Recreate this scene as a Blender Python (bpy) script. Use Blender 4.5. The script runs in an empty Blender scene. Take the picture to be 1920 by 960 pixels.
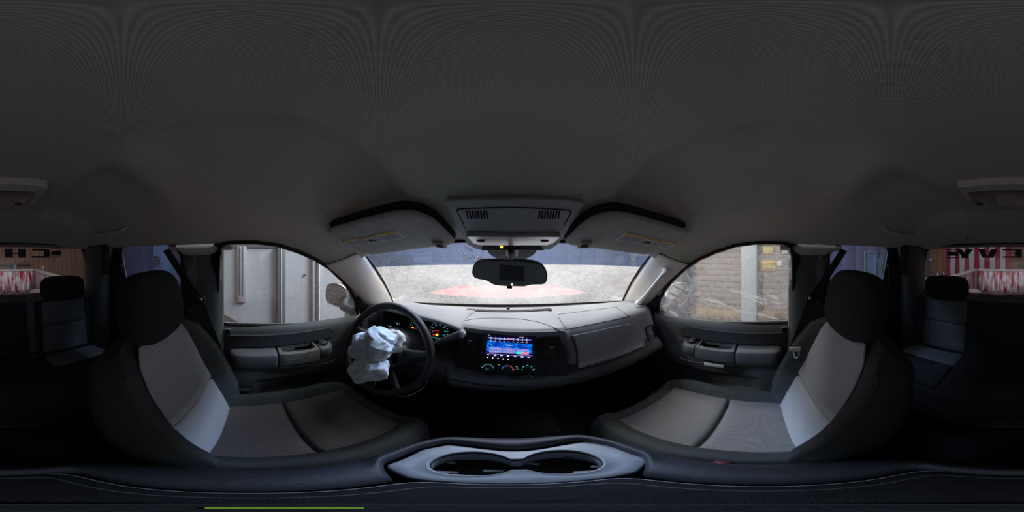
import bpy, bmesh, math, random
from math import sin, cos, tan, radians, pi, sqrt, atan2
from mathutils import Vector, Matrix, noise
random.seed(7)
SC = bpy.context.scene
COL = SC.collection
H = 1.65                      # camera height above the garage ground; everything is modelled with z relative to the camera, then lifted
CX, YAW = -.012, 2.0

# ------------------------------------------------------------ camera
cd = bpy.data.cameras.new('camera'); cd.type = 'PANO'
try: cd.panorama_type = 'EQUIRECTANGULAR'
except Exception: pass
try: cd.cycles.panorama_type = 'EQUIRECTANGULAR'
except Exception: pass
cd.clip_start = .003
cam = bpy.data.objects.new('camera', cd); COL.objects.link(cam)
cam.location = (CX, 0, 0); cam.rotation_euler = (pi/2, 0, -radians(YAW))
SC.camera = cam
# ------------------------------------------------------------ world, exposure, lamps
w = bpy.data.worlds.new('world'); SC.world = w; w.use_nodes = True
w.node_tree.nodes['Background'].inputs[0].default_value = (.55, .68, 1, 1)
w.node_tree.nodes['Background'].inputs[1].default_value = .25
SC.view_settings.view_transform = 'Standard'; SC.view_settings.look = 'None'
SC.view_settings.gamma = 1; SC.view_settings.use_curve_mapping = False
SC.view_settings.exposure = 0.0
SC.cycles.use_denoising = True
SC.cycles.sample_clamp_indirect = 4
def area(name, loc, to, sx, sy, power, col=(1, 1, 1)):
    l = bpy.data.lights.new(name, 'AREA'); l.shape = 'RECTANGLE'; l.size = sx; l.size_y = sy
    l.energy = power; l.color = col
    o = bpy.data.objects.new(name, l); COL.objects.link(o); o.location = loc
    o.rotation_euler = (Vector(to)-Vector(loc)).to_track_quat('-Z', 'Y').to_euler()
    return o
area('ceiling_lamp_front', (0, 2.5, 2.12), (0, 1.7, 0), 3.0, .9, 385, (.97, .985, 1))
area('ceiling_lamp_left', (-1.35, .8, 2.12), (-1.25, .6, 0), .5, 2.2, 30, (.95, .98, 1))
area('ceiling_lamp_right', (2.2, .6, 2.12), (2.2, .5, 0), .6, 3.0, 72, (1, .97, .92))
area('ceiling_lamp_rear', (0, -3.6, 2.12), (0, -3.9, 0), 4.0, .6, 20, (1, .95, .92))

# ------------------------------------------------------------ pixel measurement helpers
CAM = Vector((CX, 0, 0))
def ray(u, v):
    lo = radians((u-960)*.1875+YAW); la = radians((480-v)*.1875)
    return Vector((sin(lo)*cos(la), cos(lo)*cos(la), sin(la)))
def PX(u, v, x): d = ray(u, v); return CAM+d*((x-CX)/d.x)
def PY(u, v, y): d = ray(u, v); return CAM+d*(y/d.y)
def PZ(u, v, z): d = ray(u, v); return CAM+d*(z/d.z)
V = Vector
def lerp(a, b, t): return a+(b-a)*t
def ss(x, a, b):
    t = max(0., min(1., (x-a)/(b-a))); return t*t*(3-2*t)
def tab(T, x):
    if x <= T[0][0]: return T[0][1]
    for (a, p), (b, q) in zip(T, T[1:]):
        if x <= b: return p+(q-p)*(x-a)/(b-a)
    return T[-1][1]
def cat(pts, n):
    """Catmull-Rom through points -> n+1 points"""
    m = len(pts)-1; out = []
    for i in range(n+1):
        t = i/n*m; k = min(int(t), m-1); f = t-k
        p0 = pts[max(k-1, 0)]; p1 = pts[k]; p2 = pts[k+1]; p3 = pts[min(k+2, m)]
        out.append(.5*((2*p1)+(p2-p0)*f+(2*p0-5*p1+4*p2-p3)*f*f+(3*p1-p0-3*p2+p3)*f**3))
    return out
class Fr:
    def __init__(s, o, ex, ey):
        s.o = V(o); s.ex = V(ex).normalized(); s.ey = V(ey).normalized()
        s.n = s.ex.cross(s.ey).normalized()
    def pt(s, a, b, c=0): return s.o+s.ex*a+s.ey*b+s.n*c
    def hit(s, u, v):
        d = ray(u, v); t = (s.o-CAM).dot(s.n)/d.dot(s.n); p = CAM+d*t-s.o
        return (p.dot(s.ex), p.dot(s.ey))
    def px(s, L): return [s.hit(*p) for p in L]
# ------------------------------------------------------------ mesh helpers
def grid(P, cu=False, cv=False, bm=None):
    bm = bm or bmesh.new()
    R = [[bm.verts.new(p) for p in row] for row in P]
    n, m = len(R), len(R[0])
    for i in range(n if cu else n-1):
        for j in range(m if cv else m-1):
            bm.faces.new((R[i][j], R[i][(j+1) % m], R[(i+1) % n][(j+1) % m], R[(i+1) % n][j]))
    return bm
def capped(P, bm=None):
    """rows are closed rings; caps the first and last ring"""
    bm = bm or bmesh.new()
    R = [[bm.verts.new(p) for p in row] for row in P]; m = len(R[0])
    for i in range(len(R)-1):
        for j in range(m):
            bm.faces.new((R[i][j], R[i][(j+1) % m], R[i+1][(j+1) % m], R[i+1][j]))
    bm.faces.new(R[0][::-1]); bm.faces.new(R[-1])
    bmesh.ops.recalc_face_normals(bm, faces=bm.faces); return bm
def prism(fr, poly, c0, c1, bm=None, k=1.0):
    ca = sum(p[0] for p in poly)/len(poly); cb = sum(p[1] for p in poly)/len(poly)
    return capped([[fr.pt(a, b, c0) for a, b in poly], [fr.pt(ca+(a-ca)*k, cb+(b-cb)*k, c1) for a, b in poly]], bm)
def soft(fr, poly, c0, c1, r=.002, bm=None):
    """prism with rounded upper edge"""
    ca = sum(p[0] for p in poly)/len(poly); cb = sum(p[1] for p in poly)/len(poly)
    L = max(max(abs(p[0]-ca) for p in poly), max(abs(p[1]-cb) for p in poly))
    ring = lambda c, q: [fr.pt(ca+(a-ca)*(1-q/L), cb+(b-cb)*(1-q/L), c) for a, b in poly]
    sg = 1 if c1 > c0 else -1
    return capped([ring(c0, 0), ring(c1-sg*r, 0), ring(c1-sg*r*.3, r*.3), ring(c1, r)], bm)
def rr(a, b, w, h, r=.003, n=4):
    out = []
    for cx_, cy_, s in ((a+w/2-r, b+h/2-r, 0), (a-w/2+r, b+h/2-r, 1), (a-w/2+r, b-h/2+r, 2), (a+w/2-r, b-h/2+r, 3)):
        for i in range(n+1):
            t = pi/2*(s+i/n); out.append((cx_+r*cos(t), cy_+r*sin(t)))
    return out
def circ(a, b, r, n=24, r2=None): return [(a+r*cos(2*pi*i/n), b+(r2 or r)*sin(2*pi*i/n)) for i in range(n)]
def ringp(fr, A, B, c0, c1, bm=None):
    """annular prism between outline A (outer) and B (inner), same count"""
    return grid([[fr.pt(a, b, c0) for a, b in A], [fr.pt(a, b, c1) for a, b in A], [fr.pt(a, b, c1) for a, b in B], [fr.pt(a, b, c0) for a, b in B]], True, True, bm)
def tube(path, r, n=8, closed=False, bm=None, flat=1.0, up=None):
    bm = bm or bmesh.new(); m = len(path); rings = []
    for i, p in enumerate(path):
        a = path[(i-1) % m] if (closed or i > 0) else p; b = path[(i+1) % m] if (closed or i < m-1) else p
        t = (b-a).normalized(); u_ = V(up) if up else (V((0, 0, 1)) if abs(t.z) < .9 else V((1, 0, 0)))
        s = t.cross(u_).normalized(); q = s.cross(t)
        rad = r[i] if isinstance(r, (list, tuple)) else r
        rings.append([p+s*rad*cos(2*pi*k/n)+q*rad*flat*sin(2*pi*k/n) for k in range(n)])
    if closed: return grid(rings, True, True, bm)
    return capped(rings, bm)
def ellip(c, s, p=1.0, n=24, m=16, rot=None, bm=None):
    """superellipsoid, half sizes s"""
    bm = bm or bmesh.new(); c = V(c); sp = lambda x: math.copysign(abs(x)**p, x)
    M = rot or Matrix.Identity(3); rows = []
    top = bm.verts.new(c+M@V((0, 0, s[2]))); bot = bm.verts.new(c+M@V((0, 0, -s[2])))
    for i in range(1, m):
        ph = pi/2-pi*i/m
        rows.append([bm.verts.new(c+M@V((s[0]*sp(cos(ph))*sp(cos(2*pi*k/n)), s[1]*sp(cos(ph))*sp(sin(2*pi*k/n)), s[2]*sp(sin(ph))))) for k in range(n)])
    for i in range(len(rows)-1):
        for k in range(n): bm.faces.new((rows[i][k], rows[i+1][k], rows[i+1][(k+1) % n], rows[i][(k+1) % n]))
    for k in range(n):
        bm.faces.new((top, rows[0][k], rows[0][(k+1) % n])); bm.faces.new((bot, rows[-1][(k+1) % n], rows[-1][k]))
    return bm
def box(c, s, bm=None, rot=None):
    bm = bm or bmesh.new(); c = V(c); M = rot or Matrix.Identity(3)
    v = [bm.verts.new(c+M@V((s[0]*i/2, s[1]*j/2, s[2]*k/2))) for i in (-1, 1) for j in (-1, 1) for k in (-1, 1)]
    for f in ((0, 1, 3, 2), (4, 6, 7, 5), (0, 4, 5, 1), (2, 3, 7, 6), (0, 2, 6, 4), (1, 5, 7, 3)): bm.faces.new([v[i] for i in f])
    return bm
def lathe(fr, prof, n=24, bm=None):
    return capped([[fr.pt(r*cos(2*pi*k/n), r*sin(2*pi*k/n), c) for k in range(n)] for r, c in prof], bm)
def txt(fr, s, a, b, size, c=.0005, mirror=False, bm=None, ext=0, sx=1.0):
    cu = bpy.data.curves.new('t', 'FONT'); cu.body = s; cu.size = size; cu.align_x = 'CENTER'; cu.align_y = 'CENTER'; cu.resolution_u = 2
    o = bpy.data.objects.new('t', cu); COL.objects.link(o)
    me = bpy.data.meshes.new_from_object(o.evaluated_get(bpy.context.evaluated_depsgraph_get()))
    b2 = bmesh.new(); b2.from_mesh(me); g = -1 if mirror else 1
    for v in b2.verts: v.co = fr.pt(a+g*sx*v.co.x, b+v.co.y, c)
    me2 = bpy.data.meshes.new('t'); b2.to_mesh(me2)
    bm = bm or bmesh.new(); bm.from_mesh(me2)
    bpy.data.objects.remove(o); bpy.data.curves.remove(cu); bpy.data.meshes.remove(me); bpy.data.meshes.remove(me2); b2.free()
    return bm
def root_of(o):
    while o.parent: o = o.parent
    return o
def obj(name, bm, mat, parent=None, smooth=True, bev=0, sub=0, solid=0, label=None, ang=40):
    me = bpy.data.meshes.new(name)
    off = root_of(parent).location if parent else V((0, 0, 0))
    for v in bm.verts: v.co -= off
    if smooth:
        for f in bm.faces: f.smooth = True
        for e in bm.edges:
            if len(e.link_faces) == 2 and e.calc_face_angle(0) > radians(ang): e.smooth = False
    bm.to_mesh(me); bm.free(); me.materials.append(mat)
    o = bpy.data.objects.new(name, me); COL.objects.link(o); o.parent = parent
    if solid: m = o.modifiers.new('s', 'SOLIDIFY'); m.thickness = abs(solid); m.offset = 1 if solid > 0 else -1
    if bev: m = o.modifiers.new('b', 'BEVEL'); m.width = bev; m.segments = 2; m.limit_method = 'ANGLE'; m.angle_limit = radians(35)
    if sub: m = o.modifiers.new('u', 'SUBSURF'); m.levels = sub; m.render_levels = sub
    if label: o['label'] = label
    return o
def tag(o, label, cat, group=None, kind=None):
    o['label'] = label; o['category'] = cat
    if group: o['group'] = group
    if kind: o['kind'] = kind
    return o
def struct(o, label=None, cat=None):
    o['kind'] = 'structure'
    if label: o['label'] = label
    if cat: o['category'] = cat
    return o
def thing(name, loc, label, cat, group=None, kind=None):
    o = bpy.data.objects.new(name, None); COL.objects.link(o); o.location = loc; o.empty_display_size = .05
    return tag(o, label, cat, group, kind)
# ------------------------------------------------------------ materials
def newmat(name):
    m = bpy.data.materials.new(name); m.use_nodes = True; nt = m.node_tree; nt.nodes.clear()
    out = nt.nodes.new('ShaderNodeOutputMaterial'); return m, nt, out
def N(nt, t, **k):
    n = nt.nodes.new('ShaderNode'+t)
    for a, b in k.items():
        if a.startswith('i_'):
            key = a[2:]; key = int(key) if key.isdigit() else key.replace('_', ' ')
            n.inputs[key].default_value = b
        else: setattr(n, a, b)
    return n
def c4(c): return (c[0], c[1], c[2], 1)
def pm(name, col, rough=.6, var=.12, scale=18, bump=0, bscale=300, metal=0, emit=None, es=1, col2=None, spec=.5, stretch=None, thr=None):
    m, nt, out = newmat(name); L = nt.links.new
    b = N(nt, 'BsdfPrincipled'); b.inputs['Roughness'].default_value = rough; b.inputs['Metallic'].default_value = metal
    b.inputs['Specular IOR Level'].default_value = spec
    tc = N(nt, 'TexCoord'); mp = N(nt, 'Mapping'); L(tc.outputs['Object'], mp.inputs[0])
    if stretch: mp.inputs['Scale'].default_value = stretch
    nz = N(nt, 'TexNoise', i_Scale=scale, i_Detail=5.); L(mp.outputs[0], nz.inputs['Vector'])
    r = N(nt, 'ValToRGB'); c2 = col2 or tuple(x*(1-var*2) for x in col)
    r.color_ramp.elements[0].position = thr[0] if thr else .3; r.color_ramp.elements[1].position = thr[1] if thr else .7
    r.color_ramp.elements[0].color = c4(c2); r.color_ramp.elements[1].color = c4(col)
    L(nz.outputs['Fac'], r.inputs[0]); L(r.outputs[0], b.inputs['Base Color'])
    if bump:
        n2 = N(nt, 'TexNoise', i_Scale=bscale, i_Detail=2.); L(tc.outputs['Object'], n2.inputs['Vector'])
        bp = N(nt, 'Bump', i_Strength=bump, i_Distance=.002); L(n2.outputs['Fac'], bp.inputs['Height']); L(bp.outputs[0], b.inputs['Normal'])
    if emit: b.inputs['Emission Color'].default_value = c4(emit); b.inputs['Emission Strength'].default_value = es
    L(b.outputs[0], out.inputs[0]); return m
def em(name, col, s=1.):
    m, nt, out = newmat(name); e = N(nt, 'Emission', i_Color=c4(col), i_Strength=s); nt.links.new(e.outputs[0], out.inputs[0]); return m
def fabric(name, col, col2, period=.0035, amp=.3, rough=.9, rows=None, vscale=9, vamp=.25):
    """woven cloth: sine weave in object space with soft worn patches"""
    m, nt, out = newmat(name); L = nt.links.new
    b = N(nt, 'BsdfPrincipled', i_Roughness=rough); b.inputs['Specular IOR Level'].default_value = .25
    b.inputs['Sheen Weight'].default_value = .15
    tc = N(nt, 'TexCoord'); sx = N(nt, 'SeparateXYZ'); L(tc.outputs['Object'], sx.inputs[0])
    def sine(sock, per):
        a = N(nt, 'Math', operation='MULTIPLY'); a.inputs[1].default_value = 2*pi/per; L(sock, a.inputs[0])
        s = N(nt, 'Math', operation='SINE'); L(a.outputs[0], s.inputs[0]); return s.outputs[0]
    if rows == 'x':      # ribs running across, broken up
        yz = N(nt, 'Math', operation='ADD'); L(sx.outputs[1], yz.inputs[0]); L(sx.outputs[2], yz.inputs[1])
        A = sine(yz.outputs[0], period); B = sine(sx.outputs[0], period*3.1)
    else:
        A = sine(sx.outputs[0], period); B = sine(sx.outputs[1], period)
    mu = N(nt, 'Math', operation='MULTIPLY'); L(A, mu.inputs[0])
    if rows == 'x':
        ad = N(nt, 'Math', operation='MULTIPLY_ADD'); ad.inputs[1].default_value = .3; ad.inputs[2].default_value = .7; L(B, ad.inputs[0]); L(ad.outputs[0], mu.inputs[1])
    else: L(B, mu.inputs[1])
    ma = N(nt, 'MapRange'); ma.inputs['From Min'].default_value = -1; L(mu.outputs[0], ma.inputs['Value'])
    nz = N(nt, 'TexNoise', i_Scale=float(vscale), i_Detail=5.); L(tc.outputs['Object'], nz.inputs['Vector'])
    mx = N(nt, 'Mix', data_type='RGBA'); mx.inputs['A'].default_value = c4(col2); mx.inputs['B'].default_value = c4(col)
    f = N(nt, 'Math', operation='MULTIPLY_ADD'); f.inputs[1].default_value = amp; L(ma.outputs[0], f.inputs[0])
    g = N(nt, 'Math', operation='MULTIPLY_ADD'); g.inputs[1].default_value = 1-amp; g.inputs[2].default_value = 0; L(nz.outputs['Fac'], g.inputs[0]); L(g.outputs[0], f.inputs[2])
    L(f.outputs[0], mx.inputs['Factor']); L(mx.outputs['Result'], b.inputs['Base Color'])
    bp = N(nt, 'Bump', i_Strength=.35, i_Distance=.0015); L(ma.outputs[0], bp.inputs['Height']); L(bp.outputs[0], b.inputs['Normal'])
    L(b.outputs[0], out.inputs[0]); return m
M = {}
M['liner'] = fabric('headliner fabric', (.57, .575, .50), (.34, .345, .30), .0042, .75, .95, vscale=3)
M['liner_edge'] = pm('visor cloth', (.54, .53, .49), .9, .08, 40, .3, 500)
M['pillar'] = pm('beige pillar plastic', (.86, .83, .77), .55, .06, 12, .25, 700)
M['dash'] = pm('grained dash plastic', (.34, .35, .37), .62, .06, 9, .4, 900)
M['dash2'] = pm('dark and shaded dash plastic', (.045, .048, .052), .6, .06, 9, .4, 900)
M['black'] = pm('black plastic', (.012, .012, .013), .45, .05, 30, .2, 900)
M['rubber'] = pm('black rubber', (.008, .008, .009), .8, .05, 30)
M['door'] = pm('door panel vinyl', (.085, .09, .09), .6, .08, 6, .35, 800)
M['door2'] = pm('door insert cloth', (.05, .053, .053), .85, .1, 12, .5, 900)
M['armrest'] = pm('armrest vinyl', (.11, .115, .12), .5, .08, 12, .25, 900)
M['worn'] = pm('worn pull handle', (.17, .165, .14), .55, .2, 25, .3, 600)
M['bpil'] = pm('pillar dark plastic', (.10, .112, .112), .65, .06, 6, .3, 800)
M['ins'] = fabric('ribbed grey seat cloth', (.46, .48, .50), (.27, .28, .295), .0045, .5, .92, rows='x', vscale=7)
M['ins_shaded'] = fabric('shaded ribbed cushion cloth', (.20, .20, .205), (.10, .10, .105), .0045, .5, .92, rows='x', vscale=7)  # same cloth as the backrest, with the cushion's shade put into the colour
M['insd'] = fabric('soiled ribbed seat cloth', (.13, .112, .105), (.055, .048, .045), .0045, .45, .92, rows='x', vscale=6)
M['bol'] = pm('dark seat bolster cloth', (.048, .055, .055), .9, .15, 25, .5, 1500)
M['stitch'] = pm('stitching', (.06, .065, .065), .8)
M['head'] = pm('black headrest cloth', (.016, .018, .019), .92, .1, 30, .5, 1500)
M['con'] = pm('blue grey console plastic', (.036, .042, .052), .40, .08, 20, .4, 1200)
M['tray'] = pm('pale cup tray plastic', (.30, .33, .37), .5, .12, 30, .15, 900)
M['chrome'] = pm('chrome', (.8, .8, .8), .18, .02, 10, metal=1)
M['steel'] = pm('brushed steel', (.5, .5, .5), .35, .05, 30, metal=1)
M['silver'] = pm('silver plastic', (.5, .5, .5), .35, .03, 30)
M['carpet'] = pm('black carpet', (.012, .013, .016), .95, .3, 60, .8, 900)
M['belt'] = pm('woven black belt', (.03, .03, .032), .75, .1, 200)
M['belt2'] = pm('woven grey rear belt', (.12, .12, .17), .75, .1, 200)
M['redbtn'] = pm('red release button', (.5, .03, .02), .4)
M['redbtn2'] = pm('dull red button', (.16, .03, .04), .5)
M['over'] = pm('overhead console plastic', (.52, .54, .55), .5, .05, 20, .25, 900)
M['mirror'] = pm('mirror glass toned as reflection', (.30, .33, .35), .15, .02, 5)  # pale grey base stands in for the reflection in the mirror
M['airbag'] = pm('pale blue airbag cloth', (.76, .85, .90), .85, .05, 40, .3, 900)
M['rim'] = pm('worn wheel vinyl', (.04, .037, .036), .42, .25, 14, .3, 700)
M['wheel2'] = pm('wheel hub plastic', (.035, .035, .04), .45, .1, 20, .3, 900)
M['red'] = pm('red truck paint', (.50, .02, .025), .35, .05, 5)
M['white'] = pm('white paper', (.7, .7, .68), .6, .05, 20)
M['yellow'] = pm('yellow sign', (.75, .5, .05), .5, .1, 20)
M['finger'] = pm('grey rubber fingers', (.22, .23, .23), .6)
M['con2'] = pm('dark blue rubber', (.03, .035, .05), .6)
M['wetmir'] = pm('rain spotted mirror', (.34, .31, .29), .35, 0, 90, .5, 160, col2=(.62, .62, .60), thr=(.42, .5))
M['ink'] = pm('black ink', (.01, .01, .012), .6)

# ================================================= cab ceiling (headliner)
EX = [(-1.10, .66), (-.95, .68), (-.7, .69), (-.1, .70), (.1, .70), (.3, .715), (.38, .725), (.60, .74)]
EZ = [(-1.10, .05), (-.1, .055), (.1, .05), (.217, .018), (.30, -.022), (.38, -.072), (.48, -.135), (.6, -.2)]
ZC = [(-1.10, .060), (-1.04, .095), (-.95, .145), (-.85, .195), (-.78, .225), (-.6, .238), (-.3, .245), (0, .245), (.2, .225), (.3, .195), (.41, .15), (.5, .09), (.56, .052), (.6, .03)]
def crease(y): return .2+.125*max(0, y)+.03*ss(y, -.1, -.35)
def ceil_z(x, y):
    xe = tab(EX, y); a = min(1, abs(x)/xe); ze = tab(EZ, y); zc = tab(ZC, y)
    z = ze+(zc-ze)*(1-a**4)
    d = ss(abs(x), crease(y), crease(y)+.05)*(1-ss(abs(x), .40, .62))
    z += .032*d*(1-.85*math.exp(-((y+.27)/.085)**2))*ss(y, -.86, -.74)
    z += .006*math.exp(-((abs(x)-.25-.0)/.02)**2)*ss(y, .3, .45)*0
    return z
def front_y(a):
    return tab([(0, .575), (.5, .545), (.83, .485), (1, .385)], a)
rows = []
for j in range(121):
    b = j/120; row = []
    for i in range(141):
        a = -1+i/70; yf = front_y(abs(a)); y = -1.10+b*(yf+1.10); x = a*tab(EX, y)
        row.append(V((x, y, ceil_z(x, y))))
    rows.append(row)
ceiling = struct(obj('ceiling', grid(rows), M['liner'], solid=.006, ang=80), 'grey cloth truck headliner with raised panels over the front seats', 'headliner')
for p in ((165, 447), (1814, 452)):
    q = PY(*p, -1.0); obj('trim_clip', ellip((q.x, -1.0, tab(ZC, -1.0)-.004), (.012, .006, .005)), M['black'], ceiling)
# outer roof skin and upper rail
rows = [[V((1.02*(a/10)*tab(EX, y), y, max(ceil_z(0, min(y, .5)), .12)*.35+.225-.10*(abs(a)/10)**3)) for a in range(-10, 11)] for y in [-1.13+.17*k for k in range(10)]]
struct(obj('roof_panel', grid(rows), M['red'], solid=.004), 'red painted roof skin above the headliner', 'roof')

# ================================================= doors with glass, mirrored in x
DG = [(415, 603), (413, 570), (413, 520), (414, 480), (417, 465), (428, 459), (445, 458), (480, 458), (520, 463), (558, 475), (590, 489), (615, 505), (638, 526), (654, 546), (664, 564), (668, 591), (640, 597), (600, 602), (560, 605), (520, 606), (470, 606), (440, 605)]
def dplane(u, v):
    d = ray(u, v)   # plane x = -(.71 - .2 z)
    t = (-.71-CX)/(d.x-.2*d.z); return CAM+d*t
DGP = [dplane(*p) for p in DG]
def offset_loop(L, k):
    """push a roughly planar loop outwards from its own edge in the y-z plane"""
    out = []
    n = len(L); ar = sum(L[i].y*L[(i+1) % n].z-L[(i+1) % n].y*L[i].z for i in range(n)); sg = 1 if ar > 0 else -1
    for i in range(n):
        e = (L[(i+1) % n]-L[i-1]); nn = V((0, e.z, -e.y)).normalized()*sg; out.append(L[i]+nn*k)
    return out
def sx_(L, s): return [V((p.x*-s, p.y, p.z)) for p in L]    # measured on the left (x<0); s=-1 keeps, s=+1 mirrors
def grime(name, tint, base, spots, streak=None, seed=0., bright=.8, band=None, sc=30, glossy=.03, film=(1, 1, 1)):
    """wet dirty glass: clear tinted pane under a film that scatters light"""
    m, nt, out = newmat(name); L = nt.links.new
    tc = N(nt, 'TexCoord'); mp = N(nt, 'Mapping'); L(tc.outputs['Object'], mp.inputs[0]); mp.inputs['Location'].default_value = (seed, seed, 0)
    tr = N(nt, 'BsdfTransparent'); gl = N(nt, 'BsdfGlossy', i_Roughness=.05); gl.inputs[0].default_value = (.8, .8, .8, 1)
    di = N(nt, 'BsdfTranslucent'); df = N(nt, 'BsdfDiffuse')
    di.inputs[0].default_value = tuple(bright*q for q in film)+(1,); df.inputs[0].default_value = tuple(bright*.35*q for q in film)+(1,)
    n1 = N(nt, 'TexNoise', i_Scale=float(sc), i_Detail=8., i_Roughness=.65, i_Distortion=1.2); L(mp.outputs[0], n1.inputs['Vector'])
    n2 = N(nt, 'TexNoise', i_Scale=4., i_Detail=3.); L(mp.outputs[0], n2.inputs['Vector'])
    r1 = N(nt, 'MapRange', i_1=.40, i_2=.62, i_3=0., i_4=spots); L(n1.outputs['Fac'], r1.inputs[0])
    r2 = N(nt, 'MapRange', i_1=.35, i_2=.65, i_3=base*.75, i_4=base*1.2); L(n2.outputs['Fac'], r2.inputs[0])
    ad = N(nt, 'Math', operation='ADD', use_clamp=True); L(r1.outputs[0], ad.inputs[0]); L(r2.outputs[0], ad.inputs[1]); fac = ad.outputs[0]
    if streak:
        m0 = N(nt, 'Mapping'); L(tc.outputs['Object'], m0.inputs[0]); m0.inputs['Rotation'].default_value = streak[0]; m2 = N(nt, 'Mapping'); L(m0.outputs[0], m2.inputs[0]); m2.inputs['Scale'].default_value = streak[1]
        n3 = N(nt, 'TexNoise', i_Scale=1., i_Detail=6., i_Roughness=.6, i_Distortion=.8); L(m2.outputs[0], n3.inputs['Vector'])
        r3 = N(nt, 'MapRange', i_1=streak[3], i_2=streak[3]+.09, i_3=0., i_4=streak[2]); L(n3.outputs['Fac'], r3.inputs[0])
        ad2 = N(nt, 'Math', operation='ADD', use_clamp=True); L(fac, ad2.inputs[0]); L(r3.outputs[0], ad2.inputs[1]); fac = ad2.outputs[0]
    tintout = None
    if band:     # uv.y above band -> shade strip of the windshield
        sp = N(nt, 'SeparateXYZ'); uvn = N(nt, 'UVMap'); L(uvn.outputs[0], sp.inputs[0])
        st = N(nt, 'MapRange', i_1=band[0], i_2=band[0]+.006); L(sp.outputs[1], st.inputs[0])
        mx = N(nt, 'Mix', data_type='RGBA'); mx.inputs['A'].default_value = c4(tint); mx.inputs['B'].default_value = c4(band[1]); L(st.outputs[0], mx.inputs['Factor']); L(mx.outputs['Result'], tr.inputs[0])
        mf = N(nt, 'MapRange', i_3=1., i_4=band[2]); L(st.outputs[0], mf.inputs[0])
        mm = N(nt, 'Math', operation='MULTIPLY'); L(fac, mm.inputs[0]); L(mf.outputs[0], mm.inputs[1]); fac = mm.outputs[0]
        m3 = N(nt, 'Mix', data_type='RGBA'); m3.inputs['A'].default_value = (bright, bright, bright, 1); m3.inputs['B'].default_value = c4(band[3]); L(st.outputs[0], m3.inputs['Factor']); L(m3.outputs['Result'], di.inputs[0])
    else: tr.inputs[0].default_value = c4(tint)
    m4 = N(nt, 'MixShader', i_0=.25); L(di.outputs[0], m4.inputs[1]); L(df.outputs[0], m4.inputs[2])
    m5 = N(nt, 'MixShader'); L(fac, m5.inputs[0]); L(tr.outputs[0], m5.inputs[1]); L(m4.outputs[0], m5.inputs[2])
    m6 = N(nt, 'MixShader', i_0=glossy); L(m5.outputs[0], m6.inputs[1]); L(gl.outputs[0], m6.inputs[2])
    L(m6.outputs[0], out.inputs[0]); return m
M['glassL'] = grime('rain flecked glass', (.80, .86, .92), .10, .10, seed=3., sc=30, bright=.6)
M['glassR'] = grime('soap streaked glass', (.86, .88, .9),  .22, .26, ((-.33, 0, 0), (1, 3.2, 24), .70, .565), seed=8., sc=24, bright=.85, film=(.86, .93, 1))
M['glassW'] = grime('soapy windshield', (.95, .95, .95), .46, .18, seed=1., bright=.45, band=(.70, (.40, .50, .72), .17, (.42, .52, .78)), sc=42)
M['glassQ'] = grime('privacy glass', (.30, .40, .66), .03, .05, seed=5.)
M['glassB'] = grime('rear glass', (.50, .46, .50), .02, .04, seed=6.)

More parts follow.
